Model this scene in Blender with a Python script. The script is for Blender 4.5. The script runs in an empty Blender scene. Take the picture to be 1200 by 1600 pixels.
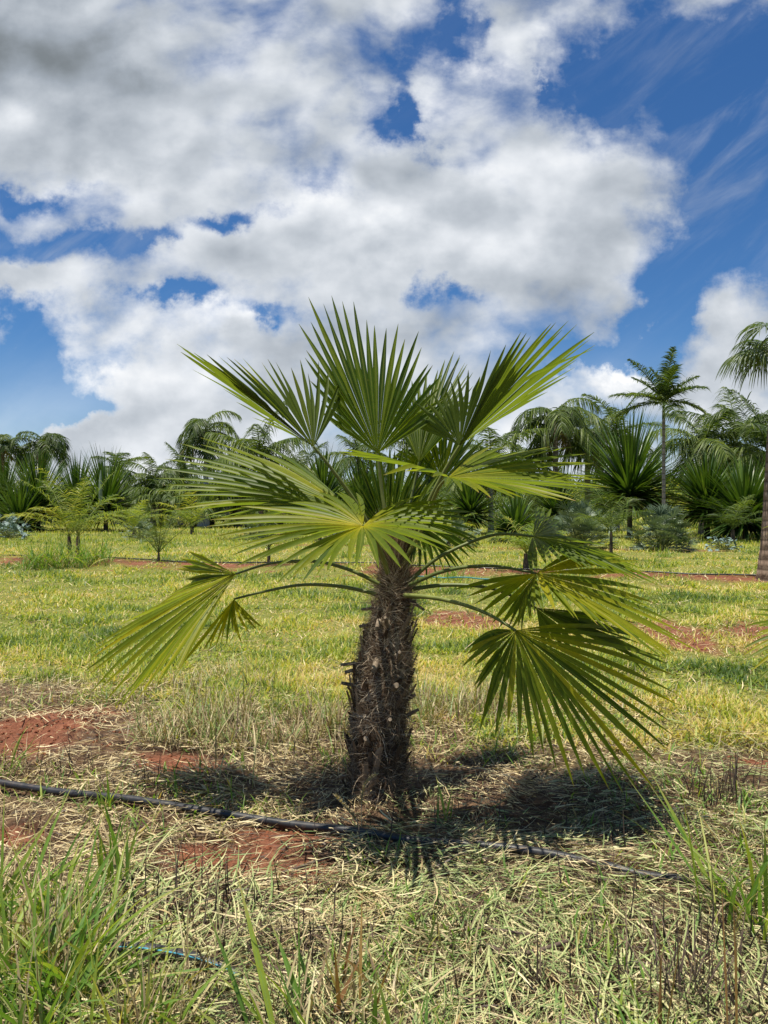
import bpy, math, random
import numpy as np
R = math.radians
rng = np.random.default_rng(7)
random.seed(7)
scene = bpy.context.scene
col = scene.collection
H = 1.2            # camera height, metres
FP = 1155.0        # focal length in pixels of the 1200 x 1600 photograph

# ------------------------------------------------------------------ camera
cam = bpy.data.cameras.new("camera")
cam.sensor_fit = 'VERTICAL'; cam.sensor_height = 36.0; cam.lens = 36.0 * FP / 1600.0
cam.clip_start = 0.05; cam.clip_end = 20000
camo = bpy.data.objects.new("camera", cam); col.objects.link(camo)
camo.location = (0, 0, H); camo.rotation_euler = (R(90), 0, 0)
scene.camera = camo
scene.view_settings.view_transform = 'Standard'
scene.view_settings.look = 'None'
scene.view_settings.exposure = 0.55
scene.view_settings.gamma = 1.0
scene.view_settings.use_curve_mapping = False
scene.cycles.use_denoising = True
scene.cycles.max_bounces = 8
scene.cycles.transmission_bounces = 4

# ------------------------------------------------------------------ sun and sky
SUN = np.array([-0.17, -0.10, 1.0]); SUN /= np.linalg.norm(SUN)
sun_el = math.asin(SUN[2]); sun_az = math.atan2(SUN[0], SUN[1])
ld = bpy.data.lights.new("sun", 'SUN'); ld.energy = 5.0; ld.angle = R(0.5); ld.color = (1.0, 0.94, 0.82)
lo = bpy.data.objects.new("sun", ld); col.objects.link(lo)
from mathutils import Vector
lo.rotation_euler = Vector(SUN).to_track_quat('Z', 'Y').to_euler(); lo.location = (-3, 0, 12)

world = bpy.data.worlds.new("World"); scene.world = world; world.use_nodes = True
NT = world.node_tree; NT.nodes.clear()
class G:
    """small helper that writes node graphs"""
    def __init__(s, nt): s.nt = nt
    def n(s, t, **k):
        o = s.nt.nodes.new(t)
        for a, b in k.items(): setattr(o, a, b)
        return o
    def put(s, sock, v):
        if hasattr(v, 'is_output') or isinstance(v, bpy.types.NodeSocket): s.nt.links.new(v, sock)
        elif v is not None: sock.default_value = v
    def m(s, op, a, b=None, c=None, clamp=False):
        o = s.n('ShaderNodeMath', operation=op); o.use_clamp = clamp
        s.put(o.inputs[0], a)
        if b is not None: s.put(o.inputs[1], b)
        if c is not None: s.put(o.inputs[2], c)
        return o.outputs[0]
    def v(s, op, a, b=None, c=None):
        o = s.n('ShaderNodeVectorMath', operation=op)
        s.put(o.inputs[0], a)
        if b is not None: s.put(o.inputs[1], b)
        if c is not None: s.put(o.inputs[2], c)
        return o.outputs['Value'] if op in ('DOT_PRODUCT', 'LENGTH') else o.outputs[0]
    def noise(s, vec, scale, detail=6, rough=.55, dist=0.0, color=False, lac=2.0):
        o = s.n('ShaderNodeTexNoise'); s.put(o.inputs['Vector'], vec)
        o.inputs['Scale'].default_value = scale; o.inputs['Detail'].default_value = detail
        o.inputs['Roughness'].default_value = rough; o.inputs['Distortion'].default_value = dist
        o.inputs['Lacunarity'].default_value = lac
        return o.outputs['Color' if color else 'Fac']
    def mix(s, f, a, b, blend='MIX'):
        o = s.n('ShaderNodeMix', data_type='RGBA', blend_type=blend)
        s.put(o.inputs['Factor'], f); s.put(o.inputs[6], a); s.put(o.inputs[7], b)
        return o.outputs[2]
    def ramp(s, f, pts, interp='LINEAR'):
        o = s.n('ShaderNodeValToRGB'); s.put(o.inputs[0], f); cr = o.color_ramp; cr.interpolation = interp
        while len(cr.elements) < len(pts): cr.elements.new(.5)
        for e, (p, c) in zip(cr.elements, pts):
            e.position = p; e.color = (*c, 1) if len(c) == 3 else c
        return o.outputs[0]
    def sm(s, x, a, b):
        o = s.n('ShaderNodeMapRange', interpolation_type='SMOOTHSTEP'); s.put(o.inputs[0], x)
        o.inputs[1].default_value = a; o.inputs[2].default_value = b
        return o.outputs[0]
    def sep(s, x):
        o = s.n('ShaderNodeSeparateXYZ'); s.put(o.inputs[0], x); return o.outputs
    def com(s, x, y, z):
        o = s.n('ShaderNodeCombineXYZ')
        for i, q in enumerate((x, y, z)): s.put(o.inputs[i], q)
        return o.outputs[0]

def build_world():
    g = G(NT)
    out = g.n('ShaderNodeOutputWorld'); bg = g.n('ShaderNodeBackground')
    sky = g.n('ShaderNodeTexSky', sky_type='NISHITA'); sky.sun_disc = False
    sky.sun_elevation = sun_el; sky.sun_rotation = sun_az; sky.altitude = 400; sky.air_density = 1.0
    sky.dust_density = 0.4; sky.ozone_density = 2.0
    tc = g.n('ShaderNodeTexCoord'); x, y, z = g.sep(tc.outputs['Generated'])
    # coordinates on a far vertical plane in front of the view direction (+Y)
    ay = g.m('MAXIMUM', g.m('ABSOLUTE', y), 0.25)
    u = g.m('DIVIDE', x, ay); v = g.m('DIVIDE', g.m('MAXIMUM', z, -0.02), ay)
    p0 = g.com(u, v, 0.0)
    w1 = g.v('SUBTRACT', g.noise(p0, 5.0, 7, .62, color=True), (.5, .5, .5))
    p = g.v('ADD', p0, g.v('MULTIPLY', w1, (.34, .22, 0)))
    def blobs(lst, start):
        acc = start
        for (px, py, rx, ry, amp) in lst:
            u0 = (px - 600) / FP; v0 = (800 - py) / FP; ru = rx / FP; rv = ry / FP
            q = g.v('MULTIPLY_ADD', p, (1 / ru, 1 / rv, 0), (-u0 / ru, -v0 / rv, 0))
            e = g.m('POWER', 0.37, g.v('DOT_PRODUCT', q, q))
            acc = g.m('MULTIPLY_ADD', e, amp, acc)
        return acc
    gaps = [(1130, 90, 190, 110, -1.05), (940, 130, 60, 70, -.5), (1120, 300, 90, 120, -.75), (1010, 530, 60, 60, -.8), (1080, 460, 70, 60, -.9),
            (920, 575, 70, 28, -.6), (1190, 350, 60, 60, -.45), (1190, 430, 60, 30, -.3),
            (630, 130, 40, 60, -.5), (600, 215, 40, 30, -.5), (705, 45, 30, 50, -.45), (860, 110, 20, 40, -.4), (650, 60, 25, 40, -.2),
            (345, 335, 60, 22, -.8), (250, 365, 40, 16, -.5), (40, 300, 75, 26, -.7), (60, 395, 130, 40, -.65), (255, 472, 45, 20, -.8), (30, 560, 110, 70, -1.0), (110, 640, 90, 30, -.8),
            (400, 500, 60, 16, -.6), (700, 445, 36, 24, -.65), (470, 300, 50, 24, -.25), (560, 120, 40, 90, -.3), (480, 50, 60, 40, -.15), (180, 370, 60, 24, -.35), (640, 180, 26, 60, -.5), (330, 440, 40, 20, -.25), (20, 500, 40, 30, -.4), (190, 560, 40, 20, -.3),
            (150, 230, 220, 70, .35), (780, 330, 200, 90, .5), (560, 400, 230, 60, .45), (380, 560, 160, 50, .4), (960, 480, 40, 40, .2),
            (1160, 510, 50, 22, .45), (960, 600, 70, 22, .8), (1110, 610, 90, 28, .7), (200, 680, 150, 24, .4), (90, 450, 130, 26, .45), (200, 610, 120, 40, .35), (60, 690, 120, 24, .4), (300, 660, 140, 40, .3), (80, 60, 200, 120, .5)]
    cov = blobs(gaps, 0.56)
    an = g.v('MULTIPLY', p0, (1.0, 1.35, 1))
    fb = g.noise(an, 5.0, 11, .56, .15)
    fb2 = g.noise(an, 20, 6, .6)
    dens = g.m('MULTIPLY_ADD', g.m('SUBTRACT', fb, .5), 2.3, cov)
    dens = g.m('MULTIPLY_ADD', g.m('SUBTRACT', fb2, .5), .28, dens)
    dens = g.m('ADD', dens, g.m('MULTIPLY_ADD', g.sm(y, -.25, .25), 1.6, -1.6))      # unseen cloud behind the camera cleared to lower the sky fill
    dens = g.m('SUBTRACT', dens, g.m('MULTIPLY', g.sm(z, .62, .85), 1.0))  # cloud overhead, out of view, thinned as well for less fill
    mask = g.m('POWER', g.sm(dens, 0.0, 0.78), .85)
    # thin streaky veil on the right
    st = g.v('ADD', g.v('MULTIPLY', p0, (1.6, 4.2, 1)), g.v('MULTIPLY', g.com(v, u, 0), (0, -2.9, 0)))
    veil = g.m('MULTIPLY', g.sm(g.noise(st, 3.2, 8, .62, .4), .42, .80), .34)
    veil = g.m('MULTIPLY', veil, blobs([(1120, 230, 160, 170, 1.0), (1160, 60, 130, 90, .5), (100, 400, 180, 70, .9)], 0.12), clamp=True)
    low = g.m('MULTIPLY', g.sm(v, .26, .02), .42)
    mask = g.m('MAXIMUM', mask, g.m('ADD', veil, low, clamp=True))
    # relief: how much thicker the cloud is a little further from the sun
    fl = g.noise(an, 7.0, 4, .42, .1); fs = g.noise(g.v('ADD', an, (-.02, .045, 0)), 7.0, 4, .42, .1)
    rel = g.m('MULTIPLY', g.m('SUBTRACT', fl, fs), 1.25)
    med = g.noise(g.v('ADD', an, (3.1, 1.7, 0)), 3.6, 5, .5, .2)
    shade = blobs([(80, 70, 230, 110, -.36), (330, 300, 160, 50, -.06), (640, 525, 240, 40, -.12), (870, 440, 120, 40, -.16), (190, 640, 200, 80, .26), (660, 260, 90, 60, -.08),
                   (300, 505, 75, 32, .35), (950, 592, 60, 22, .38), (600, 375, 170, 40, .22), (740, 130, 70, 90, .22), (290, 60, 90, 70, .16), (790, 290, 140, 50, .16),
                   (1120, 520, 90, 40, -.12), (150, 290, 140, 30, .10), (920, 60, 60, 50, .15)], 0.50)
    shade = g.m('ADD', shade, rel)
    shade = g.m('MULTIPLY_ADD', g.m('SUBTRACT', fb2, .5), .30, shade)
    shade = g.m('MULTIPLY_ADD', g.m('SUBTRACT', med, .5), .50, shade)
    thick = g.sm(dens, .35, 1.5)
    shade = g.m('MULTIPLY_ADD', thick, -.13, shade)
    shade = g.m('ADD', shade, 0.15, clamp=True)
    cc = g.ramp(shade, [(0, (.19, .215, .235)), (.3, (.33, .37, .42)), (.58, (.51, .55, .60)), (.82, (.72, .75, .79)), (1, (.90, .91, .92))])
    hs = g.n('ShaderNodeHueSaturation'); g.put(hs.inputs['Color'], sky.outputs[0]); hs.inputs['Saturation'].default_value = 1.20
    blue = g.v('MULTIPLY', hs.outputs[0], (.056, .076, .094))
    mixed = g.mix(mask, g.v('MULTIPLY', blue, (10, 10, 10)), g.v('MULTIPLY', cc, (10, 10, 10)))
    g.put(bg.inputs['Color'], mixed); bg.inputs['Strength'].default_value = 0.077
    NT.links.new(bg.outputs[0], out.inputs[0])
build_world()
world.cycles.sampling_method = 'MANUAL'; world.cycles.sample_map_resolution = 512

# ------------------------------------------------------------------ small maths
def at(px, py, d):
    return np.array([(px - 600) / FP * d, d, H - (py - 800) / FP * d])
def _h(ix, iy, s):
    v = np.sin(ix * 127.1 + iy * 311.7 + s * 74.7) * 43758.5453
    return v - np.floor(v)
def vn(x, y, s=0):
    x = np.asarray(x, float); y = np.asarray(y, float)
    ix = np.floor(x); iy = np.floor(y); fx = x - ix; fy = y - iy
    fx = fx * fx * (3 - 2 * fx); fy = fy * fy * (3 - 2 * fy)
    a = _h(ix, iy, s); b = _h(ix + 1, iy, s); c = _h(ix, iy + 1, s); d = _h(ix + 1, iy + 1, s)
    return (a * (1 - fx) + b * fx) * (1 - fy) + (c * (1 - fx) + d * fx) * fy
def fbm(x, y, s=0, o=4):
    r = 0; a = .5; t = 0
    for i in range(o):
        r = r + a * vn(x, y, s + i * 3); t += a; a *= .5; x = x * 2.03 + 5.1; y = y * 2.03 + 1.7
    return r / t
def ss(x, a, b):
    t = np.clip((x - a) / (b - a), 0, 1); return t * t * (3 - 2 * t)
def row(x, y): return y + 0.33 * x      # the plantation rows run slightly towards the camera on the right

def gpt(px, py):                          # point of the level ground seen at a pixel
    d = FP * H / (py - 800.0); return (px - 600) / FP * d, d
SOIL = []                                 # bare red soil: centre, radii, slope
for (a, b, ra, rb) in [(60, 1150, 110, 42), (150, 1118, 70, 14), (270, 1192, 80, 16), (330, 1345, 120, 28), (430, 1310, 90, 20), (480, 1370, 60, 24), (720, 968, 60, 14),
                       (1075, 992, 105, 22), (1150, 985, 60, 14), (1180, 1190, 34, 9), (690, 1120, 40, 8), (20, 1310, 60, 18)]:
    x0, y0 = gpt(a, b); x1, _ = gpt(a + ra, b); _, y1 = gpt(a, b - rb); SOIL.append((x0, y0, x1 - x0, y1 - y0))
def soil(x, y):
    m = np.zeros(np.shape(x)); n = fbm(x * 4 / (1 + y * .12), y * 4 / (1 + y * .12), 5) - .5
    for (x0, y0, a, b) in SOIL:
        q = ((x - x0) / a) ** 2 + ((y - y0 + .2 * (x - x0)) / b) ** 2
        m = np.maximum(m, ss(1.15 - q + n * 3.0 + (fbm(x * 9, y * 9, 6) - .5) * 1.6, .0, .9))
    r = row(x, y)
    n2 = fbm(x * .55, y * 1.0, 11) ; n3 = fbm(x * .5, y * .9, 21)
    n4 = fbm(x * 2.2, y * 3.4, 44, 5)
    m = np.maximum(m, ss(1 - np.abs(r - 15.0) / 1.5 + (n2 - .5) * 2.2 + (n4 - .5) * 2.2, .35, 1.0))
    m = np.maximum(m, .65 * ss(1 - np.abs(r - 26.3) / 1.2 + (n3 - .5) * 2.6, .4, .9))
    m = np.maximum(m, .5 * ss(1 - np.abs(r - 38.3) / 1.6 + (n3 - .5) * 2.6, .4, .9))
    return m
def lawn(x, y):                           # 0 under the mulch round the palm, 1 on the mown lanes
    return ss(row(x, y) + (fbm(x * 1.6, y * 1.6, 3) - .5) * 1.6, 4.0, 4.9)
def gz(x, y):
    x = np.asarray(x, float); y = np.asarray(y, float)
    near = np.exp(-np.maximum(y - 3, 0) / 5)
    z = (fbm(x * 1.3, y * 1.3, 8) - .5) * .07 * near + (fbm(x * 5, y * 5, 9, 3) - .5) * .035 * near + (fbm(x * .25, y * .25, 2) - .5) * .16 * ss(y, 5, 12)
    r = row(x, y)
    z = z + .09 * np.exp(-((r - 15.1) / .9) ** 2)
    mx, my = gpt(60, 1150)
    q = np.exp(-(((x - mx) / .42) ** 2 + ((y - my) / .34) ** 2))
    z = z + .06 * q + (fbm(x * 12, y * 12, 15) - .5) * .10 * q
    z = z + .05 * np.exp(-(x * x + (y - 3.1) ** 2) / .09)
    return z

# ------------------------------------------------------------------ meshes
def mesh_from(name, V, F, bl, mat, parent=None, smooth=True, loc=None):
    V = np.asarray(V, np.float32); 
    me = bpy.data.meshes.new(name)
    if loc is not None: V = V - np.asarray(loc, np.float32)
    nf = len(F)
    me.vertices.add(len(V)); me.vertices.foreach_set('co', V.ravel())
    me.loops.add(nf * 4); me.polygons.add(nf)
    me.polygons.foreach_set('loop_start', np.arange(0, nf * 4, 4, dtype=np.int32))
    me.loops.foreach_set('vertex_index', np.asarray(F, np.int32).ravel())
    me.polygons.foreach_set('use_smooth', np.full(nf, bool(smooth)))
    if bl is not None:
        a = me.attributes.new('bl', 'FLOAT_VECTOR', 'POINT'); a.data.foreach_set('vector', np.asarray(bl, np.float32).ravel())
    me.update(calc_edges=True)
    me.materials.append(mat)
    o = bpy.data.objects.new(name, me); col.objects.link(o)
    if parent is not None: o.parent = parent
    if loc is not None and parent is None: o.location = loc
    return o
class B:
    """collects strips and tubes, then becomes ONE mesh"""
    def __init__(s): s.V = []; s.F = []; s.A = []; s.n = 0
    def raw(s, V, F, A):
        s.V.append(V.reshape(-1, 3)); s.F.append(F.reshape(-1, 4) + s.n); s.A.append(A.reshape(-1, 3)); s.n += V.size // 3
    def strips(s, C, S, W, rnd, fold=None, t=None, tscale=1.0):
        """C (n,k,3) centre lines, S (n,k,3) side, W (n,k) half widths, rnd (n); fold (n,k,3): offset of the middle line"""
        n, k, _ = C.shape
        L = C - S * W[..., None]; Rr = C + S * W[..., None]
        if t is None: t = np.linspace(0, 1, k)
        T = np.broadcast_to(t, (n, k)) * tscale; Q = np.broadcast_to(np.asarray(rnd).reshape(-1, 1), (n, k))
        if fold is None: rows = [L, Rr]; ac = [1, 1]
        else: rows = [L, C + fold, Rr]; ac = [1, 0, 1]
        m = len(rows)
        V = np.stack(rows, 2); A = np.stack([np.stack([Q, T, np.full((n, k), float(c))], -1) for c in ac], 2)
        idx = np.arange(n * k * m).reshape(n, k, m)
        F = np.stack([idx[:, :-1, :-1], idx[:, :-1, 1:], idx[:, 1:, 1:], idx[:, 1:, :-1]], -1)
        s.raw(V, F, A)
    def tube(s, P, rad, sides=8, rnd=0.5, jit=0.0):
        P = np.asarray(P, float); k = len(P); rad = np.broadcast_to(np.asarray(rad, float), (k,))
        T = np.gradient(P, axis=0); T /= np.linalg.norm(T, axis=1)[:, None] + 1e-9
        ref = np.array([0, 0, 1.0]) if abs(T[k // 2][2]) < .85 else np.array([0, 1.0, 0])
        S = np.cross(T, ref); S /= np.linalg.norm(S, axis=1)[:, None] + 1e-9
        N = np.cross(S, T); a = np.linspace(0, 2 * np.pi, sides, endpoint=False)
        rr = rad[:, None] * (1 + (rng.random((k, sides)) - .5) * jit)
        V = P[:, None] + rr[..., None] * (np.cos(a)[None, :, None] * S[:, None] + np.sin(a)[None, :, None] * N[:, None])
        A = np.zeros((k, sides, 3)); A[..., 0] = rnd; A[..., 1] = np.linspace(0, 1, k)[:, None]; A[..., 2] = (a / (2 * np.pi))[None]
        i = np.arange(k * sides).reshape(k, sides); j = np.roll(i, -1, 1)
        s.raw(V, np.stack([i[:-1], j[:-1], j[1:], i[1:]], -1), A)
        for e, q in ((0, P[0]), (k - 1, P[-1])):       # end caps as fans of degenerate-free quads
            V2 = np.concatenate([V[e], q[None]]); h = sides // 2
            f = [[sides, (2 * c) % sides, (2 * c + 1) % sides, (2 * c + 2) % sides] for c in range(h)]
            if e == 0: f = [r_[::-1] for r_ in f]
            s.raw(V2, np.array(f), np.concatenate([A[e], A[e][:1]]))
    def build(s, name, mat, parent=None, loc=None, smooth=True):
        return mesh_from(name, np.concatenate(s.V), np.concatenate(s.F), np.concatenate(s.A), mat, parent, smooth, loc)
def blade_lines(base, phi, L, a0, a1, k=4, kap=None):
    """lines that start at base, lean a0 from the vertical and bend by a1; returns centre lines and horizontal sides"""
    n = len(base); t = (np.arange(k) + .5) / k
    a = a0[:, None] + a1[:, None] * t[None]
    ph = phi[:, None] + (0 if kap is None else kap[:, None] * t[None])
    st = (L / k)[:, None]
    d = np.stack([np.sin(a) * np.cos(ph) * st, np.sin(a) * np.sin(ph) * st, np.cos(a) * st + 0 * ph], -1)
    C = np.concatenate([np.zeros((n, 1, 3)), np.cumsum(d, 1)], 1) + base[:, None]
    ph2 = np.concatenate([ph[:, :1] + np.zeros((n, 1)), ph + np.zeros((n, k))], 1)
    S = np.stack([-np.sin(ph2), np.cos(ph2), 0 * ph2], -1)
    return C, S
def prof(k, kind='blade'):
    t = np.linspace(0, 1, k)
    if kind == 'blade': return np.clip(np.minimum(.55 + t * 1.6, (1 - t) * 2.0), .04, 1) 
    if kind == 'hair': return np.clip(1 - t * .8, .1, 1)
    return np.clip(np.minimum(.5 + 2 * t, (1 - t) * 3.2), .05, 1)
def U(a, b, n): return rng.uniform(a, b, n)

# ------------------------------------------------------------------ materials
def newmat(name):
    m = bpy.data.materials.new(name); m.use_nodes = True; m.node_tree.nodes.clear()
    g = G(m.node_tree); out = g.n('ShaderNodeOutputMaterial')
    return m, g, out
def bl(g):
    a = g.n('ShaderNodeAttribute'); a.attribute_name = 'bl'; return g.sep(a.outputs['Vector'])
def leafmat(name, ramp, tip=None, tiprange=(.85, 1.0), trans=.35, rough=.5, spec=.4, under=None, rib=None, mottle=.35, tcol=1.35, mscale=30):
    m, g, out = newmat(name)
    r, t, ac = bl(g)
    c = g.ramp(r, ramp)
    co = g.n('ShaderNodeTexCoord').outputs['Object']
    nz = g.noise(co, mscale, 3, .6)
    c = g.mix(1.0, c, g.ramp(nz, [(.25, (1 - mottle,) * 3), (.75, (1 + mottle * .6,) * 3)]), 'MULTIPLY')
    if rib: c = g.mix(g.m('MULTIPLY', g.sm(ac, .22, 0.02), .55), c, (*rib, 1))
    if tip:
        tt = g.m('MULTIPLY_ADD', g.m('SUBTRACT', nz, .5), .25, t)
        tt = g.m('MULTIPLY_ADD', g.m('SUBTRACT', r, .5), .12, tt)
        c = g.mix(g.sm(tt, *tiprange), c, (*tip, 1))
    if name == 'fan_palm_leaf':        # scorched flecks and bleached streaks of old leaves
        c = g.mix(g.m('MULTIPLY', g.sm(g.noise(co, 55, 4, .7), .66, .74), .7), c, (.30, .20, .07, 1))
    if under:
        geo = g.n('ShaderNodeNewGeometry')
        c = g.mix(g.m('MULTIPLY', geo.outputs['Backfacing'], .75), c, (*under, 1))
    p = g.n('ShaderNodeBsdfPrincipled'); g.put(p.inputs['Base Color'], c); p.inputs['Roughness'].default_value = rough
    p.inputs['Specular IOR Level'].default_value = spec
    if trans > 0:
        tr = g.n('ShaderNodeBsdfTranslucent')
        g.put(tr.inputs['Color'], g.mix(1.0, c, (tcol * 1.12, tcol * 1.12, tcol * .4, 1), 'MULTIPLY'))
        mx = g.n('ShaderNodeMixShader'); mx.inputs[0].default_value = trans
        m.node_tree.links.new(p.outputs[0], mx.inputs[1]); m.node_tree.links.new(tr.outputs[0], mx.inputs[2])
        m.node_tree.links.new(mx.outputs[0], out.inputs[0])
    else: m.node_tree.links.new(p.outputs[0], out.inputs[0])
    return m
def barkmat(name, c1, c2, scale=12, ring=None, rough=.9, bump=.4):
    m, g, out = newmat(name)
    co = g.n('ShaderNodeTexCoord').outputs['Object']
    nz = g.noise(g.v('MULTIPLY', co, (1, 1, .45)), scale, 6, .65, .3)
    c = g.ramp(nz, [(.3, c1), (.7, c2)])
    hgt = nz
    if ring:
        z = g.sep(co)[2]
        w = g.m('SINE', g.m('MULTIPLY_ADD', z, ring, g.m('MULTIPLY', nz, 2.0)))
        c = g.mix(g.m('MULTIPLY', g.sm(w, .55, 1.0), .55), c, (c1[0] * .4, c1[1] * .4, c1[2] * .4, 1)); hgt = g.m('MULTIPLY_ADD', w, -.3, nz)
    b = g.n('ShaderNodeBump'); b.inputs['Strength'].default_value = bump; b.inputs['Distance'].default_value = .02; g.put(b.inputs['Height'], hgt)
    p = g.n('ShaderNodeBsdfPrincipled'); g.put(p.inputs['Base Color'], c); p.inputs['Roughness'].default_value = rough; p.inputs['Specular IOR Level'].default_value = .15
    g.put(p.inputs['Normal'], b.outputs[0]); m.node_tree.links.new(p.outputs[0], out.inputs[0]); return m

M_grass = leafmat('grass', [(0, (.060, .115, .018)), (.3, (.17, .25, .024)), (.55, (.36, .41, .045)), (.78, (.54, .47, .11)), (1, (.60, .45, .20))], tip=(.42, .38, .16), tiprange=(.7, 1.15), trans=.35, mottle=.2)
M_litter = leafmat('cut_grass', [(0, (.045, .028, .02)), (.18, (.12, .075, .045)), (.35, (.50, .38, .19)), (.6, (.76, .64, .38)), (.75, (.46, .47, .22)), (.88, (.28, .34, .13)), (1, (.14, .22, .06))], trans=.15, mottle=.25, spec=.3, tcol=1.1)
M_weed = leafmat('weed', [(0, (.09, .19, .03)), (.5, (.15, .27, .04)), (.8, (.28, .36, .05)), (.92, (.45, .38, .10)), (1, (.40, .28, .12))], tip=(.46, .38, .14), tiprange=(.62, 1.15), trans=.4, rib=(.20, .32, .10), mottle=.15)
M_dry = leafmat('dry_grass', [(0, (.09, .06, .04)), (.3, (.26, .19, .11)), (.7, (.50, .41, .23)), (.9, (.33, .36, .13)), (1, (.17, .26, .07))], trans=.2, mottle=.25)
M_stem = leafmat('dead_stem', [(0, (.05, .036, .03)), (.6, (.13, .09, .065)), (1, (.27, .20, .13))], trans=0, mottle=.4, rough=.8)
M_amber = leafmat('amber_grass', [(0, (.20, .10, .04)), (.5, (.42, .25, .09)), (1, (.50, .42, .16))], trans=.3, mottle=.25)
M_palm = leafmat('fan_palm_leaf', [(0, (.022, .046, .005)), (.3, (.060, .105, .007)), (.55, (.135, .180, .009)), (.8, (.36, .33, .012)), (1, (.60, .50, .06))],
                 tip=(.40, .25, .10), tiprange=(.955, 1.06), trans=.50, rough=.45, spec=.26, under=(.085, .115, .024), rib=(.22, .24, .03), mottle=.2, tcol=1.9)
M_petiole = leafmat('petiole', [(0, (.06, .09, .02)), (1, (.22, .24, .05))], trans=0, rough=.45, mottle=.3)
M_pin = leafmat('feather_leaf', [(0, (.028, .055, .012)), (.5, (.080, .125, .024)), (1, (.20, .25, .05))], trans=.35, rough=.5, spec=.3, mottle=.3, mscale=3)
M_pinlight = leafmat('young_feather_leaf', [(0, (.09, .15, .03)), (.5, (.20, .27, .04)), (1, (.46, .44, .08))], trans=.4, rough=.45, mottle=.2)
M_spiky = leafmat('strap_leaf', [(0, (.012, .034, .006)), (.5, (.036, .082, .012)), (1, (.11, .18, .025))], trans=.2, rough=.36, spec=.5, mottle=.3, mscale=3, tip=(.2, .17, .08), tiprange=(.93, 1.1))
M_silver = leafmat('silver_leaf', [(0, (.05, .085, .045)), (.5, (.12, .17, .10)), (1, (.24, .30, .20))], trans=.15, rough=.5, mottle=.25, mscale=6)
M_blue = leafmat('blue_leaf', [(0, (.10, .17, .15)), (1, (.26, .36, .33))], trans=.05, rough=.5, mottle=.2, mscale=6)
M_bark = barkmat('grey_bark', (.16, .12, .09), (.42, .35, .29), 5, ring=26)
M_barkr = barkmat('scarred_bark', (.09, .055, .04), (.36, .26, .19), 9, ring=38, bump=.9)
M_barkd = barkmat('dark_bark', (.045, .035, .025), (.16, .12, .08), 6)
M_barkp = barkmat('pale_bark', (.34, .30, .26), (.58, .54, .48), 4, ring=9)

def hairmat():
    m, g, out = newmat('palm_fibre')
    r, t, ac = bl(g)
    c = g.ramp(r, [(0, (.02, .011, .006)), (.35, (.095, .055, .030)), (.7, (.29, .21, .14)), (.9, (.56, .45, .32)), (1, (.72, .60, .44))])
    p = g.n('ShaderNodeBsdfPrincipled'); g.put(p.inputs['Base Color'], c); p.inputs['Roughness'].default_value = .7; p.inputs['Specular IOR Level'].default_value = .25
    m.node_tree.links.new(p.outputs[0], out.inputs[0]); return m
M_fibre = hairmat()
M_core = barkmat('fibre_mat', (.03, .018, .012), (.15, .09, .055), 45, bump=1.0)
M_cut = barkmat('cut_wood', (.07, .05, .035), (.34, .27, .20), 60)

def groundmat():
    m, g, out = newmat('ground')
    a = g.n('ShaderNodeAttribute'); a.attribute_name = 'bl'; s, l, _ = g.sep(a.outputs['Vector'])
    co = g.n('ShaderNodeTexCoord').outputs['Object']
    n1 = g.noise(co, 14, 8, .65); n2 = g.noise(co, 90, 6, .7); n3 = g.noise(co, .9, 6, .6); nf = g.noise(g.v('MULTIPLY', co, (1, 3, 1)), .22, 6, .6)
    red = g.ramp(n1, [(.3, (.075, .026, .015)), (.5, (.16, .056, .030)), (.72, (.28, .12, .07))])
    red = g.mix(.4, red, g.ramp(n2, [(.38, (.07, .024, .014)), (.62, (.38, .17, .10))]))
    und = g.mix(g.sm(n1, .42, .6), (.065, .038, .024, 1), (.17, .105, .062, 1))
    gr = g.ramp(n3, [(.3, (.13, .18, .035)), (.5, (.24, .29, .065)), (.7, (.38, .36, .12))])
    gr = g.mix(.6, gr, g.ramp(n2, [(.36, (.035, .045, .012)), (.64, (.36, .34, .11))]))
    gr = g.mix(1.0, gr, (.72, .70, .62, 1), 'MULTIPLY')
    # real earth below the mown lanes close by: the sward itself is geometry
    c = g.mix(l, und, gr)
    c = g.mix(s, c, red)
    b = g.n('ShaderNodeBump'); b.inputs['Strength'].default_value = .9; b.inputs['Distance'].default_value = .02
    g.put(b.inputs['Height'], g.m('ADD', n1, g.m('MULTIPLY', n2, .5)))
    p = g.n('ShaderNodeBsdfPrincipled'); g.put(p.inputs['Base Color'], c); p.inputs['Roughness'].default_value = .95; p.inputs['Specular IOR Level'].default_value = .1
    g.put(p.inputs['Normal'], b.outputs[0]); m.node_tree.links.new(p.outputs[0], out.inputs[0]); return m
M_ground = groundmat()
def plain(name, c, rough=.5, spec=.5, n=.3, sc=20):
    m, g, out = newmat(name)
    co = g.n('ShaderNodeTexCoord').outputs['Object']; nz = g.noise(co, sc, 5, .6)
    cc = g.mix(1.0, (*c, 1), g.ramp(nz, [(.3, (1 - n,) * 3), (.7, (1 + n,) * 3)]), 'MULTIPLY')
    p = g.n('ShaderNodeBsdfPrincipled'); g.put(p.inputs['Base Color'], cc); g.put(p.inputs['Roughness'], g.m('MULTIPLY_ADD', nz, .4, rough - .2)); p.inputs['Specular IOR Level'].default_value = spec
    m.node_tree.links.new(p.outputs[0], out.inputs[0]); return m
M_pipe = plain('black_plastic', (.022, .022, .024), .45, .5, .5)
_g = G(M_pipe.node_tree); _p = [q for q in M_pipe.node_tree.nodes if q.type == 'BSDF_PRINCIPLED'][0]; _l = _p.inputs['Base Color'].links[0].from_socket
_c = _g.n('ShaderNodeTexCoord').outputs['Object']
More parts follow.
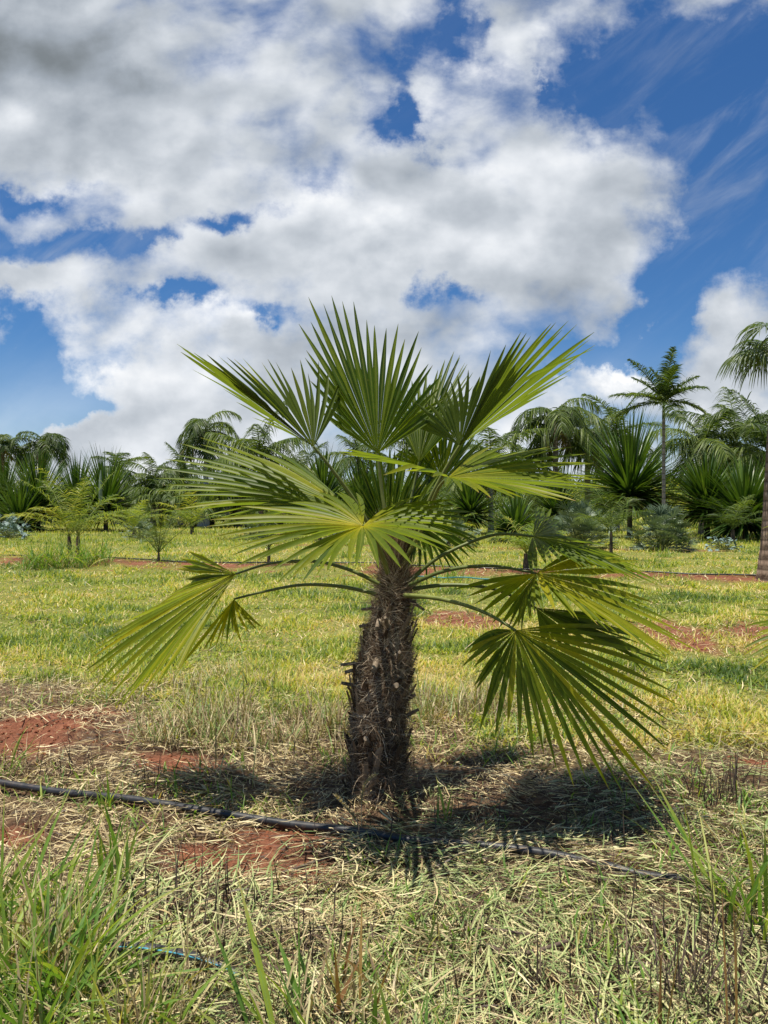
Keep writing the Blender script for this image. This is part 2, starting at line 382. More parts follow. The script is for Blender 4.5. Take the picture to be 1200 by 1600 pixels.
_g.put(_p.inputs['Base Color'], _g.mix(_g.m('MULTIPLY', _g.sm(_g.noise(_c, 26, 7, .7), .52, .72), .35), _l, (.20, .12, .08, 1)))   # dried mud
M_stripe = plain('blue_stripe', (.06, .30, .42), .5, .4)
M_teal = plain('teal_plastic', (.05, .22, .22), .5, .4)

# ------------------------------------------------------------------ naming
def tag(o, label=None, cat=None, group=None, kind=None):
    if label: o['label'] = label
    if cat: o['category'] = cat
    if group: o['group'] = group
    if kind: o['kind'] = kind
    return o
def empty(name, loc, label, cat, group=None):
    o = bpy.data.objects.new(name, None); col.objects.link(o); o.location = loc; o.empty_display_size = .2
    return tag(o, label, cat, group)

# ------------------------------------------------------------------ ground sheet
def build_ground():
    def axis(n, lim, s): 
        t = np.linspace(-1, 1, n); return np.sinh(t * s) / np.sinh(s) * lim
    xs = axis(420, 3000, 8.2)
    t = np.linspace(0, 1, 560)
    ys = np.concatenate([-np.geomspace(3000, .5, 40), np.linspace(-.4, 1.3, 10), 1.4 + np.sinh(t * 7.6) / np.sinh(7.6) * 4000])
    X, Y = np.meshgrid(xs, ys)
    S = soil(X, Y); Lw = lawn(X, Y)
    far = ss(Y, 60, 200)
    Z = gz(X, Y) * (1 - far)
    A = np.stack([S * (1 - far), Lw, 0 * S], -1)
    i = np.arange(X.size).reshape(X.shape)
    F = np.stack([i[:-1, :-1], i[:-1, 1:], i[1:, 1:], i[1:, :-1]], -1)
    o = mesh_from('ground', np.stack([X, Y, Z], -1).reshape(-1, 3), F.reshape(-1, 4), A.reshape(-1, 3), M_ground)
    tag(o, kind='structure')
build_ground()

# ------------------------------------------------------------------ swards and litter
def scatter(n, y0, y1, spread=.60, pw=1.0, pad=.5):
    """points seen from about the camera, thinning with distance like y**-pw"""
    if abs(pw - 1) < 1e-3: q = y0 * (y1 / y0) ** rng.random(n)
    else:
        e = 1 - pw + 0; q = (y0 ** (e) + rng.random(n) * (y1 ** (e) - y0 ** (e))) ** (1 / e)
    x = (rng.random(n) * 2 - 1) * (q * spread + pad)
    return x, q
def base3(x, y, dz=0): return np.stack([x, y, gz(x, y) + dz], -1)

def build_lawn():
    b = B()
    x, y = scatter(390000, 3.7, 30, .66, 1.35, 1.2)
    cl = fbm(x * 3.2 / (1 + y * .06), y * 4.5 / (1 + y * .06), 131, 5)         # tussocks and thin places
    keep = rng.random(len(x)) < lawn(x, y) * (1 - .90 * soil(x, y)) * (.34 + .66 * ss(cl, .38, .56)); x, y, cl = x[keep], y[keep], cl[keep]; n = len(x)
    reg = fbm(x * .9, y * 1.5, 31) * .6 + fbm(x * .25, y * .6, 37) * .5 + (fbm(x * 3.5, y * 5, 39) - .5) * .25    # dry and lush patches
    r0 = row(x, y)
    dryb = np.exp(-((r0 - 5.0) / .6) ** 2) * .24 + np.exp(-((r0 - 8.0) / .8) ** 2) * .26 + np.exp(-((r0 - 13.6) / 1.2) ** 2) * .10 + np.exp(-((r0 - 19) / 2.5) ** 2) * .12 - np.exp(-((r0 - 6.3) / .6) ** 2) * .12
    rnd = np.clip((reg - .5) * 2.1 + .37 + dryb - (cl - .5) * .9 + rng.normal(0, .27, n), 0, 1)
    sc = np.maximum(1, y / 6.0) ** .8
    L = U(.03, .08, n) * sc ** .5 * (.5 + 1.0 * ss(cl, .38, .68)) * (1 + .1 * np.exp(-((r0 - 4.8) / .6) ** 2)); phi = U(0, 2 * np.pi, n)
    C, S = blade_lines(base3(x, y), phi, L, U(.2, 1.45, n), U(.1, 1.1, n), 3)
    W = np.outer(U(.0020, .0056, n) * sc, prof(4))
    b.strips(C, S, W, rnd)
    m = 30000; x, y = scatter(m, 3.9, 15, .60, 1.5); k = rng.random(m) < lawn(x, y) * (1 - soil(x, y)) * ss(fbm(x * 1.8, y * 2.4, 181), .46, .6); x, y = x[k], y[k]; m = len(x)
    C, S = blade_lines(base3(x, y), U(0, 6.28, m), U(.04, .09, m) * np.maximum(1, y / 8), U(.5, 1.5, m), U(.1, .9, m), 3)
    b.strips(C, S, np.outer(U(.004, .009, m) * np.maximum(1, y / 8), prof(4)), np.clip(rng.normal(.3, .15, m), 0, 1))
    tag(b.build('grass', M_grass), 'mown green lane of grass behind the palm with dry yellowish patches', 'grass', kind='stuff')
    b = B()
    x, y = scatter(90000, 26, 125, .76, .9, 1.5)
    keep = (rng.random(len(x)) < (1 - .6 * soil(x, y))); x, y = x[keep], y[keep]; n = len(x)
    reg = fbm(x * .3, y * .3, 41); sc = y / 26
    r0 = row(x, y)
    C, S = blade_lines(base3(x, y, -.01) * [1, 1, 1], U(0, 6.28, n), U(.10, .22, n) * sc ** .35, U(0, .9, n), U(.1, .8, n), 2)
    b.strips(C, S, np.outer(U(.006, .013, n) * sc, prof(3)), np.clip((reg - .5) * 1.3 + .44 + (rng.random(n) - .5) * .5, 0, 1))
    tag(b.build('grass', M_grass), 'far grass between the plantation rows', 'grass', kind='stuff')
build_lawn()

PP = [gpt(*q) for q in [(-300, 1222), (0, 1236), (90, 1246), (200, 1260), (330, 1280), (450, 1298), (560, 1316), (650, 1332), (780, 1342), (870, 1350), (950, 1360), (1010, 1370), (1250, 1392)]]
PX = np.array([q[0] for q in PP]); PY = np.array([q[1] for q in PP])
def build_litter():
    b = B()
    n = 240000
    x, y = scatter(n, 1.3, 5.4, .64, 1.1, .6)
    thin = .48 + .52 * ss(fbm(x * 3.5, y * 3.5, 171), .36, .5)
    s = soil(x, y)
    keep = rng.random(n) < (1 - ss(row(x, y) + (fbm(x * 2, y * 2, 4) - .5), 4.1, 5.2)) * (1 - .86 * s) * thin
    onp = np.abs(y - np.interp(x, PX, PY)) < .03
    keep &= ~(onp & (rng.random(n) < np.where(x > .25, .25, .85))); x, y = x[keep], y[keep]; n = len(x)
    reg = fbm(x * 1.5, y * 1.5, 51)
    green = ss(reg * .8 + .55 * ss(x + (2.6 - y) * .9, -.9, 1.1) - .1 * y * .3, .42, .72)
    q = rng.random(n)
    rnd = np.where(q < .27, U(0, .28, n), np.where(q < .27 + .5 * green, U(.66, 1, n), U(.28, .66, n)))
    hz = rng.random(n); rnd = np.where(hz < .42, U(0, .22, n), rnd)          # lowest strands coloured dark: self-shadow of the litter put into the colour
    L = .012 + .12 * rng.random(n) ** 1.8 * (1 + .5 * (rng.random(n) < .1)); flow = fbm(x * 1.2, y * 1.2, 61) * 9
    phi = flow + rng.normal(0, .75, n)
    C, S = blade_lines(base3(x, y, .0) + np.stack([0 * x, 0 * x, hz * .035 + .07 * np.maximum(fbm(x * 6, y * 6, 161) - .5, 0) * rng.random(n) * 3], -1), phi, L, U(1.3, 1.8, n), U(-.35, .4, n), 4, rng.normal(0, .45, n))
    til = U(-.9, .9, n)[:, None]
    S = S * np.cos(til)[..., None]; S[..., 2] += np.sin(til)
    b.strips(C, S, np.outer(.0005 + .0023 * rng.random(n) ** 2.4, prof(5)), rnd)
    # straw caught on the bare soil further off
    n = 26000; x, y = scatter(n, 4, 24, .6, 1.2); k = rng.random(n) < np.where(soil(x, y) > .2, .85, .4); x, y = x[k], y[k]; n = len(x); sc = np.maximum(1, y / 5) ** .8
    C, S = blade_lines(base3(x, y, .01), U(0, 6.28, n), U(.05, .16, n) * sc ** .6, U(1.2, 1.7, n), U(-.3, .5, n), 3, rng.normal(0, .7, n))
    b.strips(C, S, np.outer(U(.0015, .004, n) * sc, prof(4)), np.where(rng.random(n) < .3, U(0, .3, n), U(.3, .72, n)))
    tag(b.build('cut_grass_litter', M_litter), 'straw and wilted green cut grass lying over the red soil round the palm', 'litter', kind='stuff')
    # long wilted blades lying in swathes in front of the palm
    b = B(); n = 2600
    x = U(-.9, 1.7, n); y = U(1.5, 2.75, n); k = rng.random(n) < ss(fbm(x * 1.8, y * 1.8, 71), .38, .62) * (1 - soil(x, y)) * (y < 2.5 - .2 * x); x, y = x[k], y[k]; n = len(x)
    phi = .25 + fbm(x * 1.0, y * 1.0, 81) * 2.4 + rng.normal(0, .45, n) + np.pi * (rng.random(n) < .5)
    C, S = blade_lines(base3(x, y, .03), phi, U(.10, .30, n), U(1.45, 1.7, n), U(-.1, .3, n), 6, rng.normal(0, .4, n))
    b.strips(C, S, np.outer(U(.0012, .0032, n), prof(7)), U(.68, 1, n))
    tag(b.build('wilted_grass', M_litter), 'long wilted grey-green grass blades lying flat in front of the pipe', 'grass', kind='stuff')
    # sprigs of live ground cover through the litter
    b = B(); n = 15000
    x, y = scatter(n, 1.45, 5, .6, 1.0, .3); k = rng.random(n) < ss(fbm(x * 2.2, y * 2.2, 91), .5, .7) * (1 - soil(x, y)); x, y = x[k], y[k]; n = len(x)
    C, S = blade_lines(base3(x, y), U(0, 6.28, n), U(.04, .13, n), U(.2, 1.2, n), U(.2, 1.0, n), 4)
    b.strips(C, S, np.outer(U(.0015, .0045, n), prof(5)), np.clip(rng.normal(.45, .3, n), 0, 1))
    tag(b.build('grass_sprigs', M_weed), 'small green grass sprigs growing up through the straw', 'grass', kind='stuff')
build_litter()

def dry_band():
    b = B()
    for (pa, ya, pb, yb, wd, n, hmax) in [(250, 1135, 545, 1150, .24, 3000, .30), (640, 1120, 800, 1105, .22, 1500, .26), (0, 1075, 250, 1085, .35, 900, .13), (800, 1090, 1200, 1100, .5, 900, .13), (250, 1075, 560, 1085, .3, 1100, .2)]:
        xa, da = gpt(pa, ya); xb, db = gpt(pb, yb)
        t = rng.random(n); x = xa + (xb - xa) * t + rng.normal(0, .05, n); y = da + (db - da) * t + rng.normal(0, wd, n)
        cl = fbm(x * 5, y * 5, 12)
        k = rng.random(n) < ss(cl, .44, .6) * (1 - .8 * soil(x, y)); x, y, cl, m = x[k], y[k], cl[k], k.sum()
        C, S = blade_lines(base3(x, y), U(0, 6.28, m), U(.25, 1, m) * hmax * (.5 + cl), U(0, .6, m), U(0, 1.7, m), 5)
        b.strips(C, S, np.outer(U(.001, .0036, m), prof(6)), np.clip(rng.normal(.52, .34, m) + (cl - .5), 0, 1))
    tag(b.build('dry_grass', M_dry), 'tall tangled dry grass standing behind the trunk', 'grass', kind='stuff')
    b = B(); n = 0
    P = []
    for (px, py, s, c) in [(95, 1215, .14, 20), (215, 1240, .12, 14), (35, 1200, .12, 8), (230, 1440, .18, 22), (330, 1420, .14, 16), (420, 1440, .14, 14), (890, 1380, .10, 10), (1000, 1300, .2, 24), (1160, 1250, .14, 26),
                           (1100, 1260, .12, 20), (720, 1310, .2, 12), (350, 1500, .2, 18), (560, 1500, .2, 14), (860, 1520, .3, 26), (1080, 1560, .2, 60), (1150, 1500, .2, 30), (230, 1500, .15, 30), (420, 1560, .2, 24), (480, 1480, .2, 16), (640, 1360, .2, 10), (980, 1460, .3, 16), (520, 1180, .2, 18), (380, 1160, .3, 20)]:
        x0, y0 = gpt(px, py)
        P.append(np.stack([rng.normal(x0, s * .6, c), rng.normal(y0, s * .5, c)], -1))
    P = np.concatenate(P); x, y = P[:, 0], P[:, 1]; n = len(x)
    C, S = blade_lines(base3(x, y, -.01), U(0, 6.28, n), U(.05, .19, n), U(0, .35, n), U(-.3, .6, n), 5)
    b.strips(C, S, np.outer(U(.0015, .0042, n), prof(6, 'hair')), rng.random(n) ** 1.3)
    S2 = np.cross(S, np.array([0, 0, 1.0])); b.strips(C, S2, np.outer(U(.0015, .0042, n), prof(6, 'hair')), rng.random(n) ** 1.3)
    tag(b.build('dead_stubble', M_stem), 'short dark dead weed stalks standing up through the straw', 'stubble', kind='stuff')
dry_band()

# ------------------------------------------------------------------ fan leaves
def catmull(K, n):
    K = np.asarray(K, float); m = len(K); s = np.linspace(0, m - 1, n); i = np.clip(s.astype(int), 0, m - 2); f = (s - i)[:, None]
    g = lambda j: K[np.clip(j, 0, m - 1)]
    p0, p1, p2, p3 = g(i - 1), g(i), g(i + 1), g(i + 2)
    return .5 * (2 * p1 + (p2 - p0) * f + (2 * p0 - 5 * p1 + 4 * p2 - p3) * f ** 2 + (3 * p1 - p0 - 3 * p2 + p3) * f ** 3)
def fan_leaf(b, hub, tips, n, split=.5, yel=.35, arch=.03, hw=.0155, flip=1, jit=.02, yhub=.25, droop=0.0, r0=.012, lj=.045, amix=.72):
    """pleated fan: hub point, curve of tips, n segments fused up to split then free"""
    dn = catmull(tips, 400); dv = dn - hub; dv /= np.linalg.norm(dv, axis=1)[:, None]
    ca = np.concatenate([[0], np.cumsum(np.linalg.norm(np.diff(dv, axis=0), axis=1))]); ca = amix * ca / ca[-1] + (1 - amix) * np.linspace(0, 1, 400)
    ix = np.interp(np.linspace(0, 1, n), ca, np.arange(400)); i0 = np.minimum(ix.astype(int), 398); T0 = dn[i0] + (dn[i0 + 1] - dn[i0]) * (ix - i0)[:, None]
    T = T0.copy(); T = T + rng.normal(0, jit, T.shape) * np.array([1, .8, 1])
    k = 15; t = np.linspace(0, 1, k)
    D = T - hub; Ln = np.linalg.norm(D, axis=1) * (1 + rng.normal(0, lj, n)); Du = D / np.linalg.norm(D, axis=1)[:, None]
    lat = np.gradient(T0 - hub, axis=0); lat -= (lat * Du).sum(1)[:, None] * Du
    lat /= np.linalg.norm(lat, axis=1)[:, None] + 1e-9
    for _ in range(3): lat[1:-1] = (lat[:-2] + lat[1:-1] * 2 + lat[2:]) / 4
    lat /= np.linalg.norm(lat, axis=1)[:, None] + 1e-9
    Nn = np.cross(Du, lat) * flip; Nn /= np.linalg.norm(Nn, axis=1)[:, None] + 1e-9
    up = np.where((Nn[:, 2] >= 0)[:, None], 1, -1) * Nn
    # centre lines
    C = hub + Du[:, None] * (Ln[:, None, None] * t[None, :, None])
    C = C + up[:, None] * (arch * 4 * t * (1 - t))[None, :, None]
    dr = droop * (1 + rng.normal(0, .35, n)); C[..., 2] -= dr[:, None] * (np.clip((t - .55) / .45, 0, 1) ** 2)[None]
    bent = rng.random(n) < .035; kk = rng.uniform(.5, .8, n)      # a few broken segments hang or twist aside
    C[..., 2] -= (bent * rng.uniform(.03, .12, n))[:, None] * np.clip((t[None] - kk[:, None]) / (1 - kk[:, None]), 0, 1)
    C += (rng.normal(0, .006, (n, 3)))[:, None] * (np.clip((t - .45) / .55, 0, 1) ** 1.5)[None, :, None]
    rg = r0 + t * (Ln.mean() - r0)
    ang = np.arccos(np.clip((Du[1:] * Du[:-1]).sum(1), -1, 1)); pitch = np.concatenate([[ang[0]], (ang[1:] + ang[:-1]) / 2, [ang[-1]]])
    spl = split * (1 + rng.normal(0, .07, n + 1))
    W = np.zeros((n, k)); Fd = np.zeros((n, k))
    for i in range(n):
        sp = min(spl[i], spl[i + 1]); r = t * Ln[i]
        full = np.minimum(r, sp * Ln[i]) * pitch[i] / 2        # half pitch
        half = hw * np.clip(t / sp, .06, 1)                     # real half width of the segment
        h = np.where(t <= sp + .02, np.minimum(full, half * 1.12), np.minimum(np.maximum(full * .86, half * .66), half * .90))
        tap = np.clip((1 - t) / .34, 0, 1) ** .62 * np.where(t > sp, 1 - .12 * (t - sp) / (1 - sp), 1); tap = np.maximum(tap, .04)
        W[i] = h * np.where(t > sp, tap, 1)
        Fd[i] = np.sqrt(np.maximum(half ** 2 - np.minimum(h, half) ** 2, (half * .25) ** 2)) * np.where(t > sp, tap, 1)
    S = np.repeat(lat[:, None], k, 1)
    # edges and rib: rib sits below the edges (segments fold like a V)
    fold = up[:, None] * (-Fd)[..., None] * .8
    C = C + up[:, None] * (Fd * .4)[..., None]
    # gentle twist of the free ends
    tw = rng.normal(0, .35, n)[:, None] * np.clip((t - split) / (1 - split), 0, 1)[None]
    S2 = S * np.cos(tw)[..., None] + Nn[:, None] * np.sin(tw)[..., None]
    sgn = -1.0 if (Nn[:, 2].mean() >= 0) else 1.0
    rn = np.clip(yel + rng.normal(0, .09, n), 0, 1)
    V0 = b.n
    b.strips(C, S2 * sgn, W, rn, fold)
    A = b.A[-1]; A[:, 0] = np.clip(A[:, 0] + yhub * np.exp(-A[:, 1] / .24) + yel * .45 * np.clip(A[:, 1] - .6, 0, 1), 0, 1)

# ------------------------------------------------------------------ the main palm
TB = np.array([-.02, 3.08, 0.0])
SZ = [(-.1, -.027), (0, -.027), (.13, -.027), (.27, -.025), (.4, -.020), (.533, -.004), (.667, .016), (.775, .031), (.85, .040), (1.1, .056), (1.4, .06)]
def spine(z):                              # trunk axis
    return np.array([np.interp(z, [a for a, _ in SZ], [c for _, c in SZ]), 3.08 + .02 * z, z])
RZ = [(-.05, .112), (.0, .106), (.13, .098), (.27, .096), (.4, .094), (.5, .100), (.6, .088), (.667, .078), (.775, .062), (.85, .045), (.95, .032), (1.05, .026), (1.15, .022)]
def trad(z): return np.interp(z, [a for a, _ in RZ], [c for _, c in RZ])

def build_palm():
    root = empty('fan_palm', (TB[0], TB[1], 0), 'fan palm with shaggy fibrous trunk, standing alone in straw in the middle', 'palm')
    def put(o): o.location = (-TB[0], -TB[1], 0); o.parent = root; return o
    # trunk core
    zs = np.linspace(-.05, 1.15, 90); sd = 56; a = np.linspace(0, 2 * np.pi, sd, endpoint=False)
    P = np.array([spine(z) for z in zs]); rad = np.array([trad(z) for z in zs])
    A2, Z2 = np.meshgrid(a, zs)
    bump = (fbm(A2 * 3.2 + Z2 * 3, Z2 * 16, 101) - .5) * .085 + (fbm(A2 * 9, Z2 * 40, 102) - .5) * .025
    # overlapping boots
    boot = 1 - ((Z2 * 11 + A2 / np.pi * 2.5 + fbm(A2 * 2, Z2 * 2, 7)) % 1.0)
    RR = rad[:, None] + bump * np.minimum(1, rad[:, None] / .1) + .020 * (boot - .5)
    V = np.stack([P[:, None, 0] + RR * np.cos(A2), P[:, None, 1] + RR * np.sin(A2), Z2], -1)
    i = np.arange(V.shape[0] * sd).reshape(-1, sd); j = np.roll(i, -1, 1)
    F = np.stack([i[:-1], j[:-1], j[1:], i[1:]], -1).reshape(-1, 4)
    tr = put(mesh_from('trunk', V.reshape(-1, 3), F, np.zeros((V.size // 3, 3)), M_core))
    # matted fibres
    b = B(); n = 46000
    z = U(-.02, 1.08, n); an = U(0, 2 * np.pi, n)
    kp = rng.random(n) < .12 + ss(fbm(an * 3.0, z * 9, 151), .42, .60) + (z > .85); z = z[kp]; an = an[kp]; n = len(z); r = np.array([trad(q) for q in z]) - .006 + rng.random(n) ** 1.5 * .022 * (z < .8) + .030 * (fbm(an * 3.0, z * 9, 151) - .42) * (z < .8)
    sx = np.array([spine(q) for q in z]); base = np.stack([sx[:, 0] + r * np.cos(an), sx[:, 1] + r * np.sin(an), z], -1)
    patch = fbm(an * 2.2, z * 7, 111); side = np.where(rng.random(n) < .5, 1, -1)
    el = rng.normal(-.1, .75, n) + (patch - .5) * 2.6; lift = np.abs(rng.normal(.26, .28, n))
    L = U(.025, .10, n) * (1 + .6 * (z > .8)); k = 5
    Ra = np.stack([np.cos(an), np.sin(an), 0 * an], -1); Ta = np.stack([-np.sin(an), np.cos(an), 0 * an], -1) * side[:, None]; Za = np.array([0, 0, 1.0])
    d0 = Ta * np.cos(el)[:, None] + Za * np.sin(el)[:, None]
    up = ss(z, .8, 1.0)[:, None]; d0 = d0 * (1 - .8 * up) + np.array([0, 0, .9]) * up
    t = np.linspace(0, 1, k); 
    C = base[:, None] + d0[:, None] * (L[:, None] * t)[..., None] + Ra[:, None] * ((lift * L)[:, None] * t - ((L ** 2)[:, None] * 3.2 * t * t) * (1 - up))[..., None]
    C = C + rng.normal(0, .0025, C.shape)
    S = np.cross(d0, Ra); S /= np.linalg.norm(S, axis=1)[:, None] + 1e-9
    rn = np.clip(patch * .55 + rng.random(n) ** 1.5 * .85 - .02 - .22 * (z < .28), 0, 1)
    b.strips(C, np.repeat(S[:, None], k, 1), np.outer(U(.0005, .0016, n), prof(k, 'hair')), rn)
    # loose long strands
    n = 420; z = U(.1, 1.05, n); an = U(0, 6.28, n); r = np.array([trad(q) for q in z]); sx = np.array([spine(q) for q in z])
    base = np.stack([sx[:, 0] + r * np.cos(an), sx[:, 1] + r * np.sin(an), z], -1)
    C, S = blade_lines(base, an + rng.normal(0, .8, n), U(.05, .16, n), U(.6, 1.6, n), U(.2, 1.6, n), 7, rng.normal(0, 1.5, n))
    b.strips(C, S, np.outer(U(.0004, .0009, n), prof(8, 'hair')), U(.7, 1, n))
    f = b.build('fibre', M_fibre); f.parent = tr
    # stubs of cut leaf stalks, dark straps below them
    stubs = [(522, 1040, 562, 1036, 9), (525, 1064, 560, 1072, 10), (533, 1052, 556, 1046, 8), (588, 985, 592, 972, 11), (583, 1052, 588, 1035, 14), (622, 1068, 612, 1078, 14), (655, 1082, 630, 1096, 9), (660, 1105, 636, 1118, 8),
             (671, 962, 640, 938, 7), (545, 1118, 556, 1135, 12), (558, 953, 584, 950, 7), (556, 980, 578, 976, 8), (610, 1120, 606, 1135, 10), (570, 1150, 576, 1165, 12), (625, 1015, 622, 1030, 9), (640, 1160, 628, 1172, 9), (545, 1170, 560, 1190, 10), (600, 960, 606, 978, 8)]
    for (ax, ay, bx_, by_, w) in stubs:
        d1 = 3.0 if 560 < ax < 640 else 3.07; d0_ = d1 - (.09 if 560 < ax < 640 else .02)
        p1 = at(ax, ay, d0_ ); p0 = at(bx_, by_, d1); q = p0 + (p0 - p1) * .8; 
        bb = B(); w_ = w * .0026 * .36
        p1 = p0 + (p1 - p0) * .75; path = np.array([q, p0, (p0 + p1) / 2, p1]); bb.tube(path, np.array([1.3, 1.1, 1.0, .85]) * w_, 8, .5, .25)
        bb.V[0][:, 2] = bb.V[0][:, 2] * .85 + .15 * p0[2] if abs(p1[0] - p0[0]) > .05 else bb.V[0][:, 2]; o = bb.build('leaf_stub', M_cut); o.parent = tr
    bb = B()
    for _ in range(110):
        z0 = random.uniform(-.02, .74); an = random.uniform(0, 6.28); ln = random.uniform(.06, .17)
        pts = []
        for q in np.linspace(0, 1, 5):
            zz = z0 + ln * q; c = spine(zz); r = trad(zz) + .004 + .040 * q ** 1.6
            pts.append([c[0] + r * math.cos(an + .25 * q), c[1] + r * math.sin(an + .25 * q), zz])
        C = np.array([pts]); S = np.tile(np.array([-math.sin(an), math.cos(an), 0]), (1, 5, 1))
        bb.strips(C, S, np.array([[.020, .019, .016, .012, .007]]) * random.uniform(.6, 1.2), [random.uniform(.0, .75)], fold=np.tile(np.array([math.cos(an), math.sin(an), 0]) * .007, (1, 5, 1)))
    o = bb.build('leaf_base', M_fibre); o.parent = tr

    def frond(hub, tips, n, pet, prad=.0085, **kw):
        hb = at(*hub); tp = [at(x, y, hub[2] + dz) for (x, y, dz) in tips]
        pts = [at(*p) for p in pet] + [hb]
        if len(pts) > 2: path = catmull(pts, 26)
        else: path = np.linspace(pts[0], pts[1], 14)
        bb = B(); pr = np.linspace(1.25, .6, len(path)) * prad; bb.tube(path, pr, 8, random.uniform(.2, .7), .05)
        # hastula knob where the blade starts
        stalk = bb.build('frond', M_petiole); put(stalk)
        b2 = B(); fan_leaf(b2, hb, tp, n, **kw); bl_ = b2.build('leaf_blade', M_palm); bl_.parent = stalk
    crown = (618, 880, 3.10)
    # top centre, upright
    frond((590, 708, 3.12), [(498, 640, .10), (486, 590, .12), (474, 548, .14), (472, 522, .16), (473, 505, .17), (482, 487, .18), (492, 475, .18), (503, 468, .18), (512, 466, .18), (529, 465, .18), (553, 473, .18), (571, 482, .16), (595, 497, .14), (625, 521, .12), (650, 539, .10),
          (672, 562, .08), (690, 600, .04), (700, 640, .0)], 26, [(618, 880, 3.1), (600, 790, 3.12)], split=.48, yel=.34, arch=0.008, hw=.019, yhub=.15, jit=.004)
    # behind it, upright, pale
    frond((655, 722, 3.30), [(600, 640, .1), (630, 600, .2), (660, 585, .25), (682, 575, .3), (698, 562, .3), (708, 552, .3), (717, 547, .3), (722, 548, .3), (724, 562, .25), (730, 578, .2), (740, 600, .1), (750, 630, 0)], 24, [(622, 880, 3.12), (640, 790, 3.25)], split=.55, yel=.22, hw=.018, arch=0.008, jit=.004)
    # upper left
    frond((490, 698, 2.92), [(395, 650, .28), (345, 610, .18), (318, 583, .05), (296, 560, -.08), (284, 545, -.2), (287, 545, -.26), (296, 548, -.28), (315, 550, -.28), (330, 552, -.26), (356, 556, -.2), (372, 556, -.12), (408, 560, -.02), (430, 565, .05), (471, 570, .15), (492, 575, .22), (525, 582, .3), (543, 592, .38)], 27,
          [(606, 885, 3.06), (565, 800, 3.0), (520, 735, 2.95)], split=.52, yel=.47, hw=.017, arch=0.006, jit=.004, yhub=.15, amix=.25)
    # upper right
    frond((718, 696, 2.98), [(860, 610, .30), (900, 575, .25), (921, 548, .18), (922, 537, .10), (922, 526, .02), (920, 512, -.06), (905, 507, -.12), (893, 503, -.16), (877, 506, -.18), (862, 509, -.2), (840, 520, -.2), (817, 528, -.2), (793, 537, -.18), (767, 550, -.14), (734, 572, -.05), (707, 590, .0), (682, 612, .06), (652, 627, .14), (637, 640, .2), (615, 650, .28)], 31,
          [(630, 885, 3.1), (662, 800, 3.05), (695, 735, 3.0)], split=.52, yel=.38, hw=.0175, arch=0.008, jit=.004, yhub=.2, amix=.35)
    # right, nearly edge-on
    frond((700, 746, 2.85), [(528, 704, -.10), (540, 706, -.22), (580, 716, -.3), (640, 735, -.42), (720, 768, -.50), (760, 772, -.50), (792, 772, -.45), (808, 774, -.42), (825, 774, -.38), (885, 781, -.25), (930, 770, -.12), (935, 765, -.06), (944, 756, 0), (941, 748, .06), (939, 731, .12), (937, 721, .18), (927, 713, .24), (906, 695, .3), (822, 707, .46), (810, 705, .5), (790, 698, .55), (775, 693, .58)], 42,
          [(628, 885, 3.06), (664, 815, 3.0), (684, 765, 2.92)], split=.52, yel=.50, hw=.017, arch=0.011, jit=.005, yhub=.25)
    # striped fan behind, upper right centre
    frond((690, 752, 3.36), [(600, 712, .0), (625, 690, .1), (655, 672, .15), (690, 663, .2), (722, 668, .2), (750, 680, .2), (772, 692, .2), (800, 700, .2), (822, 708, .15), (820, 735, .1)], 24, [(628, 880, 3.14), (655, 810, 3.28)], split=.5, yel=.3, hw=.017, arch=0.008, jit=.005)
    # inner upright segments round the spear
    frond((606, 840, 3.22), [(528, 770, .1), (545, 735, .1), (562, 712, .1), (585, 700, .1), (610, 694, .1), (640, 698, .1), (665, 712, .1), (690, 738, .1), (705, 770, .1)], 22, [(618, 890, 3.12)], split=.45, yel=.25, hw=.017, arch=0.004, jit=.006)
    # left middle
    frond((548, 797, 3.02), [(420, 700, .50), (350, 692, .42), (296, 688, .35), (280, 692, .28), (268, 706, .22), (267, 720, .16), (257, 730, .1), (255, 741, .06), (255, 752, .02), (262, 762, -.02), (262, 771, -.06), (287, 787, -.10), (303, 793, -.16), (343, 802, -.24), (380, 812, -.34)], 25,
          [(603, 890, 3.06), (580, 840, 3.04)], split=.5, yel=.40, hw=.019, arch=0.021, jit=.005, droop=.01)
    # front centre, facing the camera, yellow heart
    frond((567, 822, 2.62), [(560, 770, .35), (480, 775, .2), (350, 806, .0), (333, 826, -.10), (337, 838, -.14), (340, 855, -.18), (347, 865, -.2), (360, 871, -.22), (377, 887, -.26), (397, 889, -.28), (422, 906, -.3), (447, 912, -.32), (467, 913, -.34), (488, 905, -.38), (517, 893, -.42), (563, 888, -.45), (588, 890, -.45),
          (617, 887, -.43), (652, 872, -.4), (676, 862, -.34), (698, 846, -.24), (712, 824, -.12), (722, 802, 0), (700, 785, .12), (660, 778, .25)], 42,
          [(606, 895, 3.02), (590, 850, 2.9), (575, 825, 2.72)], split=.40, yel=.46, hw=.0185, arch=0.017, jit=.006, yhub=.5)
    # behind the front one, dark, drooping right
    frond((640, 812, 3.18), [(735, 800, .3), (748, 830, .25), (750, 850, .2), (748, 866, .15), (744, 878, .1), (728, 888, .05), (710, 893, 0), (692, 893, -.05), (672, 892, -.1), (655, 888, -.15), (640, 880, -.2)], 20, [(622, 890, 3.1)], split=.42, yel=.22, hw=.016, arch=0.019, jit=.008)
